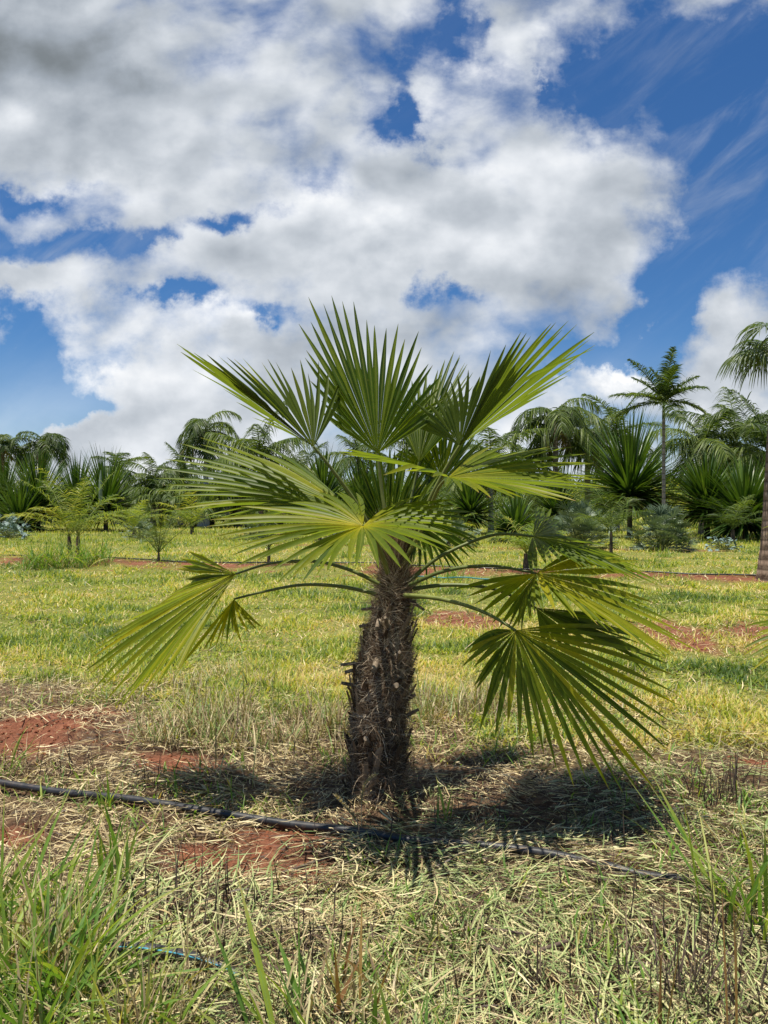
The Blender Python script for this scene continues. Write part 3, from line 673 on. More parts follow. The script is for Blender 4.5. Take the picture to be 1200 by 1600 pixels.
    # lower left, drooping
    frond((368, 897, 3.10), [(290, 862, .3), (280, 890, .3), (292, 912, .3), (262, 930, .32), (195, 978, .32), (147, 1010, .28), (140, 1032, .23), (138, 1055, .17), (148, 1073, .10), (165, 1078, .03), (180, 1096, -.04), (190, 1100, -.11), (207, 1090, -.18), (230, 1070, -.25), (250, 1064, -.31), (272, 1053, -.37), (290, 1041, -.42)], 36,
          [(592, 912, 3.02), (545, 890, 3.02), (490, 877, 3.06), (425, 880, 3.09)], split=.58, yel=.56, hw=.020, arch=0.011, jit=.007, yhub=.15, prad=.007)
    # second lower left fan under it
    frond((366, 936, 3.12), [(285, 1040, .1), (301, 1033, .1), (325, 1019, .05), (341, 1007, 0), (361, 1000, -.05), (375, 993, -.1), (396, 990, -.15), (412, 982, -.2)], 12,
          [(588, 928, 3.06), (530, 916, 3.08), (470, 914, 3.1), (410, 925, 3.12)], split=.3, yel=.62, hw=.012, arch=0.008, jit=.008, yhub=.1, prad=.007)
    # right, upper drooping with stripes
    frond((833, 838, 3.02), [(826, 892, -.3), (870, 880, -.34), (930, 890, -.3), (1004, 903, -.2), (1022, 908, -.1), (1018, 900, 0), (1000, 888, .1), (970, 868, .2), (925, 850, .3), (895, 838, .35), (880, 824, .4), (872, 810, .4), (862, 796, .4), (840, 786, .4)], 36,
          [(640, 908, 3.06), (690, 868, 3.06), (770, 836, 3.05)], split=.5, yel=.34, hw=.017, arch=0.008, jit=.006, prad=.0075)
    # right middle
    frond((838, 896, 2.80), [(717, 921, .1), (787, 990, .18), (800, 984, .1), (856, 952, -.25), (892, 963, -.3), (924, 972, -.3), (985, 1003, -.28), (1030, 1025, -.24), (1055, 1031, -.2), (1067, 1031, -.16), (1088, 1030, -.1), (1096, 1016, -.05), (1071, 997, .0), (1053, 974, .05), (1036, 951, .1), (1015, 932, .15), (990, 883, .2), (966, 872, .26), (927, 855, .32)], 40,
          [(640, 914, 3.04), (695, 892, 2.98), (765, 884, 2.9)], split=.5, yel=.52, hw=.0175, arch=0.010, jit=.006, yhub=.3, prad=.0075)
    # hidden one behind
    frond((838, 950, 2.92), [(860, 1020, .1), (920, 1015, .1), (960, 1000, .1), (1004, 1012, .1), (1030, 1040, .1), (1057, 1054, .1), (985, 970, .1), (945, 975, .1)], 16,
          [(646, 920, 3.06), (700, 914, 3.02), (770, 920, 2.97)], split=.5, yel=.25, hw=.015, arch=0.008, jit=.006, prad=.0075)
    # lower right, big
    frond((806, 985, 2.72), [(735, 1004, .05), (728, 1023, .0), (735, 1058, -.05), (745, 1105, -.08), (770, 1135, -.1), (811, 1164, -.12), (834, 1181, -.12), (859, 1203, -.12), (880, 1217, -.12), (908, 1227, -.12), (934, 1234, -.1), (958, 1236, -.08), (983, 1236, -.06), (1004, 1230, -.03), (1018, 1221, 0), (1039, 1196, .03), (1051, 1171, .06),
          (1051, 1147, .09), (1058, 1131, .11), (1060, 1102, .14), (1057, 1077, .17), (1057, 1054, .2), (1020, 1020, .24), (970, 985, .28)], 32,
          [(632, 930, 3.02), (690, 936, 2.92), (755, 956, 2.8)], split=.38, yel=.47, hw=.0165, arch=0.019, jit=.004, yhub=.15, prad=.0085)
build_palm()

# ------------------------------------------------------------------ pipes
def tube_obj(name, pts, r, mat, label=None, cat=None, group=None, parent=None, sides=12, n=80):
    P = catmull(pts, n); b = B(); b.tube(P, r, sides); o = b.build(name, mat, parent)
    if label: tag(o, label, cat, group)
    return o
def gp(px, py, dz=0.0):
    x, y = gpt(px, py); return np.array([x, y, float(gz(x, y)) + dz])
tube_obj('irrigation_pipe', [gp(-300, 1222, .035), gp(-90, 1228, .04), gp(0, 1236, .04), gp(90, 1246, .035), gp(200, 1260, .032), gp(330, 1280, .03), gp(450, 1298, .028), gp(560, 1316, .03), gp(650, 1332, .03), gp(780, 1342, .036), gp(870, 1350, .036), gp(950, 1360, .034), gp(1010, 1370, .024), gp(1100, 1378, .006), gp(1250, 1392, .01), gp(1500, 1410, .01)],
         .0152, M_pipe, 'long thick black irrigation pipe running past the foot of the palm', 'pipe', n=160)
pp = [gp(120, 1492, -.01), gp(195, 1512, .040), gp(260, 1523, .045), gp(320, 1538, .045), gp(370, 1552, .030), gp(420, 1565, -.03)]
p2 = tube_obj('water_pipe', pp, .0145, M_pipe, 'short visible piece of black pipe with a blue stripe under the front weeds', 'pipe')
b = B(); Pc = catmull(pp, 80); b.tube(Pc + np.array([0, -.0105, .0085]), .0022, 6); b.build('stripe', M_stripe, p2)
def far_hose(px0, r0, px1, mat, rad, label, dz=.03):
    pts = []
    for px in np.linspace(px0, px1, 12):
        u = (px - 600) / FP; d = r0 / (1 + .33 * u) + random.uniform(-.12, .12); x = u * d; pts.append([x, d, float(gz(x, d)) + dz])
    tube_obj('drip_hose', pts, rad, mat, label, 'hose')
far_hose(-150, 15.6, 160, M_pipe, .014, 'thin black hose along the row at the far left, beside the weedy young palm')
far_hose(160, 15.2, 620, M_pipe, .014, 'thin black hose along the red soil row left of the trunk')
far_hose(620, 15.0, 1350, M_pipe, .014, 'thin black hose along the red soil row reaching the ringed palm trunk')
far_hose(640, 13.3, 840, M_teal, .012, 'teal hose lying in the grass behind the palm crown', .06)

# ------------------------------------------------------------------ background plants
def rowpt(px, r0):
    u = (px - 600) / FP; d = r0 / (1 + .33 * u); return u * d, d
def feather(b, base, az, L, a0, a1, nl=34, ll=.55, lw=.022, droop=.6, rnd=.5, vee=.35, k=12, rr=.02, curl=0.0):
    """one feather frond: arching rachis with two rows of leaflets"""
    C, S = blade_lines(np.array([base]), np.array([az]), np.array([L]), np.array([a0]), np.array([a1]), k, np.array([curl]))
    P = C[0]; b.tube(P, np.linspace(rr, rr * .25, len(P)), 5, .6)
    t = np.linspace(.12, .995, nl); s = t * k; i = np.clip(s.astype(int), 0, k - 1); f = (s - i)[:, None]
    Q = P[i] * (1 - f) + P[i + 1] * f; T = P[i + 1] - P[i]; T /= np.linalg.norm(T, axis=1)[:, None]
    Sd = S[0][i]; Nn = np.cross(Sd, T); Nn = np.where((Nn[:, 2] < 0)[:, None], -Nn, Nn)
    ln = ll * (np.sin(np.pi * np.clip(t * .86 + .12, 0, 1)) ** .55)
    for sg in (-1, 1):
        d = Sd * sg * .85 + T * (.35 + .5 * t[:, None]) + Nn * vee + rng.normal(0, .10, (nl, 3))
        d /= np.linalg.norm(d, axis=1)[:, None]
        tt = np.linspace(0, 1, 4); LL = (ln * (1 + rng.normal(0, .12, nl)))
        CC = Q[:, None] + d[:, None] * (LL[:, None] * tt)[..., None]; CC[..., 2] -= (droop * LL)[:, None] * tt ** 2 * (1 + rng.normal(0, .2, nl))[:, None]
        SS = np.cross(d, Nn) * 1.0; SS /= np.linalg.norm(SS, axis=1)[:, None] + 1e-9
        roll = rng.normal(.0, .5, nl)[:, None]; SS = SS * np.cos(roll) + Nn * np.sin(roll)
        b.strips(CC, np.repeat(SS[:, None], 4, 1), np.outer(np.full(nl, lw), np.array([.6, 1, .8, .08])), np.clip(rnd + rng.normal(0, .2, nl), 0, 1))
def trunk_mesh(x, y, z0, h, r0, r1, lean=(0, 0), bulge=0, n=24, sides=14):
    t = np.linspace(0, 1, n); P = np.stack([x + lean[0] * t ** 1.5, y + lean[1] * t, z0 - .15 + (h + .15) * t], -1)
    r = r0 + (r1 - r0) * t + bulge * np.exp(-((t) / .16) ** 2)
    b = B(); b.tube(P, r, sides, .5, .05); return b, P[-1]
def feather_palm(px, r0, top, nf, L, label, ll=.7, droop=.6, a1=(1.3, 2.2), tr=.13, bark=None, leaf=None, lw=.03, nl=32, name='feather_palm', group='feather palms beyond the rows', lean=0, rnd=.45, a0=(.05, 1.1), shaft=.0, vee=.3):
    x, d = rowpt(px, r0); z0 = float(gz(x, d)); ztop = H + (800 - top) / FP * d
    h = max(.15, ztop - L * (.62 if a1[0] > 1.7 else .80))
    root = empty(name, (x, d, z0), label, 'palm', group)
    tb, P = trunk_mesh(0, 0, 0, h, tr, tr * .75, (lean, 0), tr * .4); tb.build('trunk', bark or M_bark, root)
    b = B()
    if shaft: b.tube(np.array([P + [0, 0, -.1], P + [0, 0, shaft * .5], P + [0, 0, shaft]]), [tr * .9, tr * .7, tr * .3], 8, .8); P = P + np.array([0, 0, shaft * .8])
    ga = random.uniform(0, 6.28)
    for i in range(nf):
        q = (i + .5) / nf; az = ga + i * 2.39996 + random.uniform(-.3, .3)
        feather(b, P, az, L * random.uniform(.75, 1.15), a0[0] + (a0[1] - a0[0]) * q + random.uniform(-.15, .15), random.uniform(*a1) * (1.1 - .35 * q), nl, ll, lw, droop, rnd + random.uniform(-.2, .2), vee, 10, .03 * L / 3, random.uniform(-.4, .4))
    b.build('crown', leaf or M_pin, root)
    if not shaft:
        d_ = B()
        for i in range(random.randint(2, 4)): feather(d_, P, random.uniform(0, 6.28), L * random.uniform(.5, .8), random.uniform(2.0, 2.5), random.uniform(.4, .9), 22, ll * .5, lw, .8, random.uniform(.1, .5), .1, 8, .03)
        d_.build('dead_frond', M_dry, root)
    return root
def spiky(px, r0, top, rad, label, th=1.4, n=240, wd=.055, leaf=None, group='strap-leaved spiky plants beyond the rows', bot=None, name='spiky_palm', seed=0):
    x, d = rowpt(px, r0); z0 = float(gz(x, d)); ztop = H + (800 - top) / FP * d
    th = min(th, ztop * .34)
    L = (ztop - th) * 1.13; n = int(n * 1.5) ; root = empty(name, (x, d, z0), label, 'palm', group)
    tb, P = trunk_mesh(0, 0, 0, th, .13, .11, (0, 0), .03, 8, 10); tb.build('trunk', M_barkd, root)
    b = B(); q = rng.random(n) ** .72
    a0 = q * 2.25 + rng.normal(0, .07, n); phi = U(0, 6.28, n)
    Lh = L * (1 - .30 * q) * U(.82, 1.03, n); Lh = np.where(a0 > .8, np.minimum(Lh, rad * 1.0), Lh)
    base = np.tile(P, (n, 1)); base[:, 2] += (1 - q) * .35 - .2 + U(-.1, .1, n); base[:, 0] += np.cos(phi) * .08; base[:, 1] += np.sin(phi) * .08
    C, S = blade_lines(base, phi, Lh, a0 * .8, .15 + .35 * q + rng.random(n) * .15, 6)
    t = np.linspace(0, 1, 7); pr = np.minimum(.5 + 2.0 * t, np.minimum(1, (1 - t) * 2.2)); pr = np.maximum(pr, .03)
    W = np.outer(U(.75, 1.15, n) * wd, pr); fo = np.zeros(C.shape); fo[..., 2] = -W * .5
    b.strips(C, S, W, np.clip(.5 + rng.normal(0, .22, n) + .2 * (1 - q), 0, 1), fo)
    b.build('crown', leaf or M_spiky, root)
    return root
def fan_shrub(px, r0, top, halfw, label, nf=80, leaf=None, group='silver fan-leaved shrubs', name='silver_shrub', hmin=.15):
    x, d = rowpt(px, r0); z0 = float(gz(x, d)); hgt = H + (800 - top) / FP * d
    root = empty(name, (x, d, z0), label, 'shrub', group); b = B(); s = B()
    for i in range(nf):
        az = random.uniform(0, 6.28); q = random.random() ** .8; el = q * 1.45; L = (hgt * .86 * (1 - q) + halfw * .85 * q) * random.uniform(.55, 1.0)
        C, _ = blade_lines(np.array([[random.uniform(-.15, .15), random.uniform(-.15, .15), .05]]), np.array([az]), np.array([L]), np.array([el]), np.array([.25]), 5)
        P = C[0]; s.tube(P, np.linspace(.012, .006, 6), 4, random.random())
        D = P[-1] - P[-2]; D /= np.linalg.norm(D); sd = np.cross(D, [0, 0, 1.0]); sd /= np.linalg.norm(sd) + 1e-9; sd = sd + rng.normal(0, .3, 3); nn = np.cross(sd, D)
        m = 13; th = np.linspace(-1.35, 1.35, m) + rng.normal(0, .05, m); lr = .34 * hgt / 1.5 * random.uniform(.8, 1.2)
        dd = D * np.cos(th)[:, None] + sd * np.sin(th)[:, None] + nn * .22 * np.abs(np.sin(th))[:, None]; tt = np.linspace(0, 1, 4)
        CC = P[-1] + dd[:, None] * (lr * tt)[None, :, None]; CC[..., 2] -= .06 * tt ** 2
        SS = np.cross(dd, nn); SS /= np.linalg.norm(SS, axis=1)[:, None] + 1e-9
        b.strips(CC, np.repeat(SS[:, None], 4, 1), np.outer(np.full(m, .013), [.2, 1, .9, .05]), np.clip(rng.normal(.5, .25) + rng.normal(0, .12, m), 0, 1))
    b.build('foliage', leaf or M_silver, root); s.build('stem', M_petiole, root); return root
def young(px, r0, top, nf, L, label, leaf=None, ll=.36, th=.25, tr=.035, a0=(.05, .8), a1=(.5, 1.2), lw=.011, droop=.25, nstem=1, nl=30, name='young_palm', group='young feather palms in the second row'):
    x, d = rowpt(px, r0); z0 = float(gz(x, d)); root = empty(name, (x, d, z0), label, 'palm', group)
    b = B(); tk = B()
    for sidx in range(nstem):
        ox = 0 if nstem == 1 else (sidx - (nstem - 1) / 2) * .17
        P0 = np.array([ox, 0, -.08]); P1 = np.array([ox * 1.3, 0, th]); tk.tube(np.linspace(P0, P1, 6), np.linspace(tr * 1.3, tr * .8, 6), 8, .5, .2)
        g0 = random.uniform(0, 6.28); nl = 36
        for i in range(nf):
            q = (i + .5) / nf
            feather(b, P1, g0 + i * 2.4, L * random.uniform(.75, 1.05), a0[0] + (a0[1] * 1.25 - a0[0]) * q, random.uniform(*a1), nl, ll * random.uniform(.95, 1.3), lw * .55, droop + .3, .5 + random.uniform(-.3, .3), .45, 9, .010, random.uniform(-.4, .4))
    tk.build('trunk', M_barkd, root); b.build('crown', leaf or M_pinlight, root); return root

# row 2
young(115, 15.4, 700, 8, 2.0, 'yellow-green young twin-stemmed palm with weeds round its foot, far left', th=.5, nstem=2, tr=.05, ll=.42)
young(248, 15.2, 770, 8, 1.7, 'thin dark green young palm fanned out from the red soil, right of the weedy one', leaf=M_pin, th=.2, tr=.03, ll=.32, lw=.010, a0=(.05, .7), a1=(.4, 1.0))
young(420, 15.2, 790, 6, 1.0, 'small young palm half hidden behind the left fan leaves', leaf=M_pin, th=.35)
young(822, 15.3, 770, 9, 1.0, 'small young palm with bright feathery crown seen between the right fan leaves', th=.32, tr=.055, ll=.34, lw=.012)
young(955, 19.5, 770, 7, 1.5, 'slim young palm with dark ragged leaves left of the round silver shrub', leaf=M_pin, th=.75, tr=.04, ll=.5, group='young feather palms further back')
young(1145, 33, 720, 9, 2.0, 'low young palm tucked between the spiky plants at the right', leaf=M_pin, th=.5, tr=.08, ll=.6, lw=.02, group='young feather palms further back')
young(300, 36, 760, 9, 2.6, 'bushy yellowish young palm left of the pale trunks', th=.4, tr=.1, ll=.8, lw=.022, group='young feather palms further back')
young(210, 33, 770, 8, 2.0, 'bushy yellowish young palm behind the thin dark one', th=.4, tr=.1, ll=.6, lw=.02, group='young feather palms further back')
young(700, 27, 800, 8, 1.4, 'young feathery palm just behind the crown of the middle palm', th=.3, tr=.06, ll=.5, lw=.015, group='young feather palms further back')
young(500, 29, 800, 8, 1.5, 'young palm glimpsed below the front fan leaf', leaf=M_pin, th=.3, tr=.06, ll=.5, lw=.015, group='young feather palms further back')

# right-edge ringed palm, row 2
def edge_palm():
    x, d = rowpt(1193, 15.3); d = 12.6; x = (1204 - 600) / FP * d; z0 = float(gz(x, d))
    root = empty('ringed_palm', (x, d, z0), 'tall palm at the right edge with a scarred ringed trunk and hanging grey-green fans', 'palm')
    tb, P = trunk_mesh(0, 0, 0, 3.75, .17, .10, (.14, 0), .06, 40, 20); tb.build('trunk', M_barkr, root)
    for i in range(15):
        az = [2.7, 3.3, 2.2, 3.8, 1.6, 4.4][i] if i < 6 else random.uniform(-2, 2)
        L = random.uniform(.45, .75); a0 = random.uniform(.2, 1.1)
        C, S = blade_lines(np.array([P]), np.array([az]), np.array([L]), np.array([a0]), np.array([.9]), 10)
        s = B(); s.tube(C[0], np.linspace(.025, .012, 11), 6, .4); st = s.build('frond', M_petiole, root)
        D = C[0][-1] - C[0][-2]; D /= np.linalg.norm(D); hub = C[0][-1]; sd = np.cross(D, [0, 0, 1.0]); sd /= np.linalg.norm(sd)
        nn = np.cross(sd, D); tips = []
        for th in np.linspace(-1.9, 1.9, 12):
            v = D * math.cos(th) + sd * math.sin(th) * .9 - nn * .0
            Lg = .72 * (1 - .12 * abs(th)); tips.append(hub + v * Lg * .8 + np.array([0, 0, -.55 * Lg]))
        b2 = B(); fan_leaf(b2, hub, tips, 34, split=.4, yel=.25, arch=.08, hw=.020, jit=.02, yhub=.1, droop=.1); b2.build('leaf_blade', M_silver2, st)
M_silver2 = leafmat('grey_green_fan', [(0, (.05, .09, .04)), (.5, (.13, .18, .08)), (1, (.28, .33, .12))], trans=.3, rough=.45, mottle=.2, mscale=6)
edge_palm()
# neighbour palm leaf reaching in at the right edge (its plant stands outside the frame)
def neighbour():
    x, d = 2.05, 3.05
    root = empty('neighbour_palm', (x, d, float(gz(x, d))), 'fan palm just outside the right edge with one yellow-green leaf reaching in', 'palm')
    tb, P = trunk_mesh(0, 0, 0, .55, .13, .08, (0, 0), 0, 24, 20); tb.build('trunk', M_core, root)
    for (hx, hy, hz, kind) in [(-.30, -.05, .72, 0), (.45, .35, 1.3, 1), (.6, -.3, 1.0, 1), (.65, .2, .9, 1), (.35, .6, 1.2, 1)]:
        hub = np.array([hx, hy, hz]); s = B(); s.tube(catmull([P, (P + hub) / 2 + [0, 0, .12], hub], 12), np.linspace(.013, .008, 12), 6, .4); st = s.build('frond', M_petiole, root)
        if kind == 0:
            tips = [np.array([px_, 0, pz_]) + np.array([0, dy, 0]) for (px_, pz_, dy) in
                    [((1195 - 600) / FP * 3 - x, H - (925 - 800) / FP * 3, .2)]]
            tips = [at(a_, b_, 3.0 + c_) - np.array([x, d, 0]) for (a_, b_, c_) in [(1205, 940, .3), (1180, 950, .25), (1170, 972, .2), (1176, 988, .12), (1166, 1003, .06), (1163, 1020, .0), (1168, 1036, -.06), (1180, 1052, -.1), (1195, 1075, -.14), (1220, 1100, -.18)]]
            n = 15
        else:
            o = hub - P; o[2] *= .2; o /= np.linalg.norm(o); sd = np.cross(o, [0, 0, 1.0]); tips = [hub + (o * math.cos(t_) + sd * math.sin(t_)) * .55 * (1 - .1 * abs(t_)) + np.array([0, 0, -.12]) for t_ in np.linspace(-1.9, 1.9, 10)]; n = 30
        b2 = B(); fan_leaf(b2, hub, tips, n, split=.4, yel=.55, hw=.014, arch=.03, jit=.005); b2.build('leaf_blade', M_palm, st)
neighbour()

# row 3: shrubs
fan_shrub(1035, 26, 783, 1.05, 'rounded silver-green fan shrub below the tall slender palm', 130)
fan_shrub(905, 26.5, 778, 1.1, 'darker silver-green fan shrub left of the ragged young palm', 120)
fan_shrub(12, 26, 803, 1.0, 'blue-grey fan shrub cut by the left edge', 70, leaf=M_blue)
fan_shrub(222, 28, 812, .9, 'small silver-green fan shrub behind the thin young palm', 60)
fan_shrub(1130, 26.5, 836, .8, 'low blue-grey rosette shrub in front of the spiky plants', 46, leaf=M_blue)
fan_shrub(715, 26, 805, .9, 'silver fan shrub peeping out behind the palm crown', 60)
fan_shrub(520, 30, 818, .6, 'small blue-grey shrub left of the palm trunk', 34, leaf=M_blue)
fan_shrub(395, 34, 812, 1.0, 'low grey-green shrub before the pale trunks', 50)

# row 4 and 5: spiky plants
SP = [(60, 38, 700, 2.6, 'huge dark spiky plant under the curled palm at the left', 1.5, 330), (30, 36, 742, 2.0, 'lower spiky plant in front of the huge one at the left', .5, 240), (5, 41, 712, 2.4, 'dark spiky plant cut by the left edge', 1.2, 220),
      (165, 40, 702, 2.7, 'tall spiky plant with a white flower spike', 1.3, 330), (120, 42, 712, 2.4, 'spiky plant behind the yellow-green young palm', 1.5, 260),
      (505, 40, 700, 2.2, 'dark spiky plant behind the left fan leaves', 1.8, 260), (562, 43, 715, 2.0, 'spiky plant hidden behind the middle palm', 1.5, 200), (735, 40, 735, 2.2, 'dark spiky plant behind the right-hand fan leaf', 1.6, 220),
      (805, 31, 768, 1.3, 'small spiky plant right of the pale thin trunk', .5, 170),
      (984, 38, 642, 2.9, 'tallest spiky plant with a leafy bottle-shaped crown, on a short trunk', 2.6, 420), (1105, 38, 702, 2.6, 'spiky plant on a short trunk left of the lower bushy one', 2.0, 320), (1165, 36, 712, 2.3, 'low bright spiky plant beside the ringed trunk', .9, 320),
      (1215, 40, 690, 2.4, 'dark spiky plant cut by the right edge', 1.6, 240), (870, 45, 745, 2.2, 'dark spiky plant left of the tallest one', 1.5, 200)]
for s_ in SP: spiky(s_[0], s_[1], s_[2], s_[3], s_[4], s_[5], s_[6])
# flower spike
x, d = rowpt(157, 37); b = B(); b.tube(np.array([[0, 0, 1.6], [0, 0, 2.0], [0, 0, 3.0], [.02, 0, 3.6]]), [.03, .1, .09, .02], 8, 1.0, .3)
o = b.build('flower_spike', M_silver); o.location = (x, d, 0); 
for q_ in bpy.data.objects:
    if q_.get('label', '').startswith('tall spiky plant with a white'): o.parent = q_; o.location = (x - q_.location[0], d - q_.location[1], 0)

# feather palms
feather_palm(1037, 32, 588, 15, 1.95, 'tall slender palm with a smooth pale trunk and stubby plumes above the silver shrub', ll=.6, droop=.6, a1=(.3, 1.0), tr=.075, bark=M_bark, lw=.02, nl=60, shaft=.7, a0=(.12, 1.75), vee=.6, name='slender_palm', group=None)
for (px, r0, top, nf, L, ll, dr, a1_, lab, tr_, ln, bk, lf) in [
    (68, 56, 657, 15, 3.4, 1.0, .7, (1.9, 2.9), 'palm with ring-curled fronds above the spiky plants at the left', .2, 0, M_bark, M_pin),
    (4, 54, 664, 14, 3.2, 1.0, .7, (1.8, 2.8), 'curled palm cut by the left edge', .2, 0, M_bark, M_pin),
    (183, 62, 690, 13, 3.4, 1.0, .5, (.7, 1.7), 'dark ragged palm right of the flowering spiky plant', .2, .2, M_bark, M_pin),
    (240, 52, 708, 15, 2.8, .9, .8, (1.0, 1.9), 'drooping palm on the left, clear of its neighbours', .18, 0, M_bark, M_pin),
    (282, 58, 700, 14, 3.2, 1.0, .8, (.8, 1.7), 'drooping palm behind the left fan leaves', .2, .1, M_bark, M_pin),
    (322, 50, 628, 15, 3.6, 1.0, .8, (1.9, 2.9), 'tall dark curled palm left of the pink-trunked one', .2, 0, M_barkp, M_pin),
    (408, 30, 632, 14, 3.0, .95, .9, (.7, 1.7), 'large feathery palm with a pinkish ringed trunk left of the middle palm', .11, .0, M_barkr, M_pin),
    (470, 52, 690, 13, 3.0, .9, .7, (.7, 1.6), 'palm glimpsed between the two upper left fans', .2, 0, M_bark, M_pin),
    (560, 55, 660, 14, 3.4, 1.0, .7, (.7, 1.6), 'palm hidden behind the upright top fan', .2, 0, M_bark, M_pin),
    (650, 50, 640, 14, 3.4, 1.0, .7, (.7, 1.6), 'palm behind the upright fan, right of the trunk line', .2, 0, M_bark, M_pin),
    (767, 42, 650, 14, 3.2, 1.0, .7, (.7, 1.6), 'palm with a pale slim trunk under the right-hand fan', .15, 0, M_barkp, M_pin),
    (868, 46, 598, 16, 3.4, 1.0, .9, (1.8, 2.9), 'tall dark palm with hooked fronds right of the upper right fan', .18, 0, M_bark, M_pin),
    (918, 50, 622, 16, 3.4, 1.0, .8, (1.0, 1.9), 'broad palm between the hooked palm and the tallest spiky plant', .2, 0, M_bark, M_pin),
    (962, 54, 616, 13, 3.4, 1.0, .5, (.7, 1.6), 'palm rising behind the tallest spiky plant', .2, 0, M_bark, M_pin),
    (1098, 44, 612, 15, 3.6, 1.1, .8, (.8, 1.6), 'large feathery palm right of the slender one', .18, 0, M_bark, M_pin),
    (1150, 46, 608, 15, 3.6, 1.1, .8, (.8, 1.7), 'broad dark palm left of the hanging grey fans', .2, 0, M_bark, M_pin),
    (1200, 42, 620, 14, 3.4, 1.1, .8, (.8, 1.7), 'dark palm behind the right-edge trunk', .2, 0, M_bark, M_pin),
    (355, 70, 690, 12, 3.6, 1.0, .7, (.8, 1.7), 'far palm low behind the left fan', .25, 0, M_bark, M_pin),
    (825, 60, 668, 12, 3.4, 1.0, .7, (.8, 1.7), 'far palm low beneath the upper right fan', .22, 0, M_bark, M_pin)]:
    feather_palm(px, r0, top, int(nf * .95), L, lab, ll=ll * 1.0, droop=dr * 1.15, a1=a1_, tr=tr_, bark=bk, leaf=lf, lean=ln, lw=.016 + .00028 * r0, nl=58, a0=(.0, 2.0), vee=.25)
# stout pale trunks with dead skirts, row 5
for (px, r0, w, lab) in [(315, 50, .32, 'stout pale palm trunk, the brighter one of the pair left of centre'), (303, 52, .28, 'stout dark palm trunk beside the brighter one'), (330, 54, .26, 'short grey palm trunk right of the pair'), (372, 52, .3, 'dark skirted palm trunk behind the left fans'),
                         (252, 50, .2, 'grey palm trunk behind the drooping palm'), (438, 56, .25, 'grey palm trunk further along behind the left fans')]:
    feather_palm(px, r0, 735, 13, 3.0, lab, ll=.9, droop=.9, a1=(1.4, 2.2), tr=w, bark=M_barkp if 'bright' in lab and 'beside' not in lab else M_barkd, lw=.045, nl=26, group='stout palms left of centre', name='stout_palm')

# low palms filling the view beneath the crowns
FILL = [(20, 60, 742, 'at the far left'), (95, 58, 735, 'left of the flower spike'), (140, 66, 728, 'behind the flower spike'), (200, 60, 745, 'right of the flower spike'), (232, 66, 748, 'over the thin young palm'), (262, 60, 738, 'left of the pale trunks'), (290, 70, 725, 'above the pale trunks'),
        (345, 64, 735, 'right of the pale trunks'), (385, 56, 735, 'left of the pinkish trunk'), (430, 60, 730, 'right of the pinkish trunk'), (465, 66, 728, 'below the two left fans'), (535, 60, 735, 'left of the middle spear leaves'), (610, 64, 720, 'behind the middle spear leaves'), (680, 58, 715, 'right of the spear leaves'), (710, 66, 700, 'under the upper right fan'),
        (780, 62, 715, 'right of the pale slim trunk'), (835, 56, 735, 'left of the hooked palm foot'), (880, 60, 712, 'at the foot of the hooked palm'), (915, 66, 705, 'between the hooked palm and tallest spiky plant'), (945, 58, 735, 'left of the tallest spiky plant'), (1020, 68, 735, 'left of the slender trunk'), (1075, 60, 742, 'right of the slender trunk'), (1135, 62, 712, 'between the two right spiky plants'), (1185, 60, 715, 'beside the ringed trunk')]
for i_, (px, r0, top, where) in enumerate(FILL):
    if i_ % 4 == 3: continue
    young(px, r0, top, 16, (H + (800 - top) / FP * rowpt(px, r0)[1]) * 1.05, 'low bushy far palm ' + where, leaf=M_pin if i_ % 3 else M_pinlight, th=.5, tr=.16, ll=1.0, lw=.05, a0=(.05, 1.2), a1=(.5, 1.3), droop=.5, name='bushy_palm', group='low bushy palms in the distance')

# distant wood
def far_wood():
    b = B(); n = 110000
    y = U(95, 150, n); x = U(-1, 1, n) * (y * .82 + 8)
    px = x / y * FP + 600
    top = np.interp(px, [-50, 0, 150, 210, 250, 330, 450, 600, 750, 880, 1000, 1045, 1065, 1100, 1250], [758, 756, 760, 765, 760, 750, 756, 750, 758, 748, 744, 732, 748, 742, 738])
    hh = (800 - top) / FP * y + H
    lump = fbm(x * .12, y * .05, 7) * .7 + fbm(x * .5, y * .3, 9) * .4 + .38
    z = rng.random(n) ** .8 * hh * lump
    C, S = blade_lines(np.stack([x, y, z], -1), U(0, 6.28, n), U(.5, 1.6, n), U(.3, 1.6, n), U(.2, 1.2, n), 2)
    b.strips(C, S, np.outer(U(.05, .16, n), [.6, 1, .1]), np.clip(rng.normal(.4, .25, n) + .2 * (fbm(x * .2, y * .1, 33) - .5), 0, 1))
    tag(b.build('distant_wood', M_pin), 'dark far-off mass of plantation trees closing the view', 'woods', kind='stuff')
far_wood()

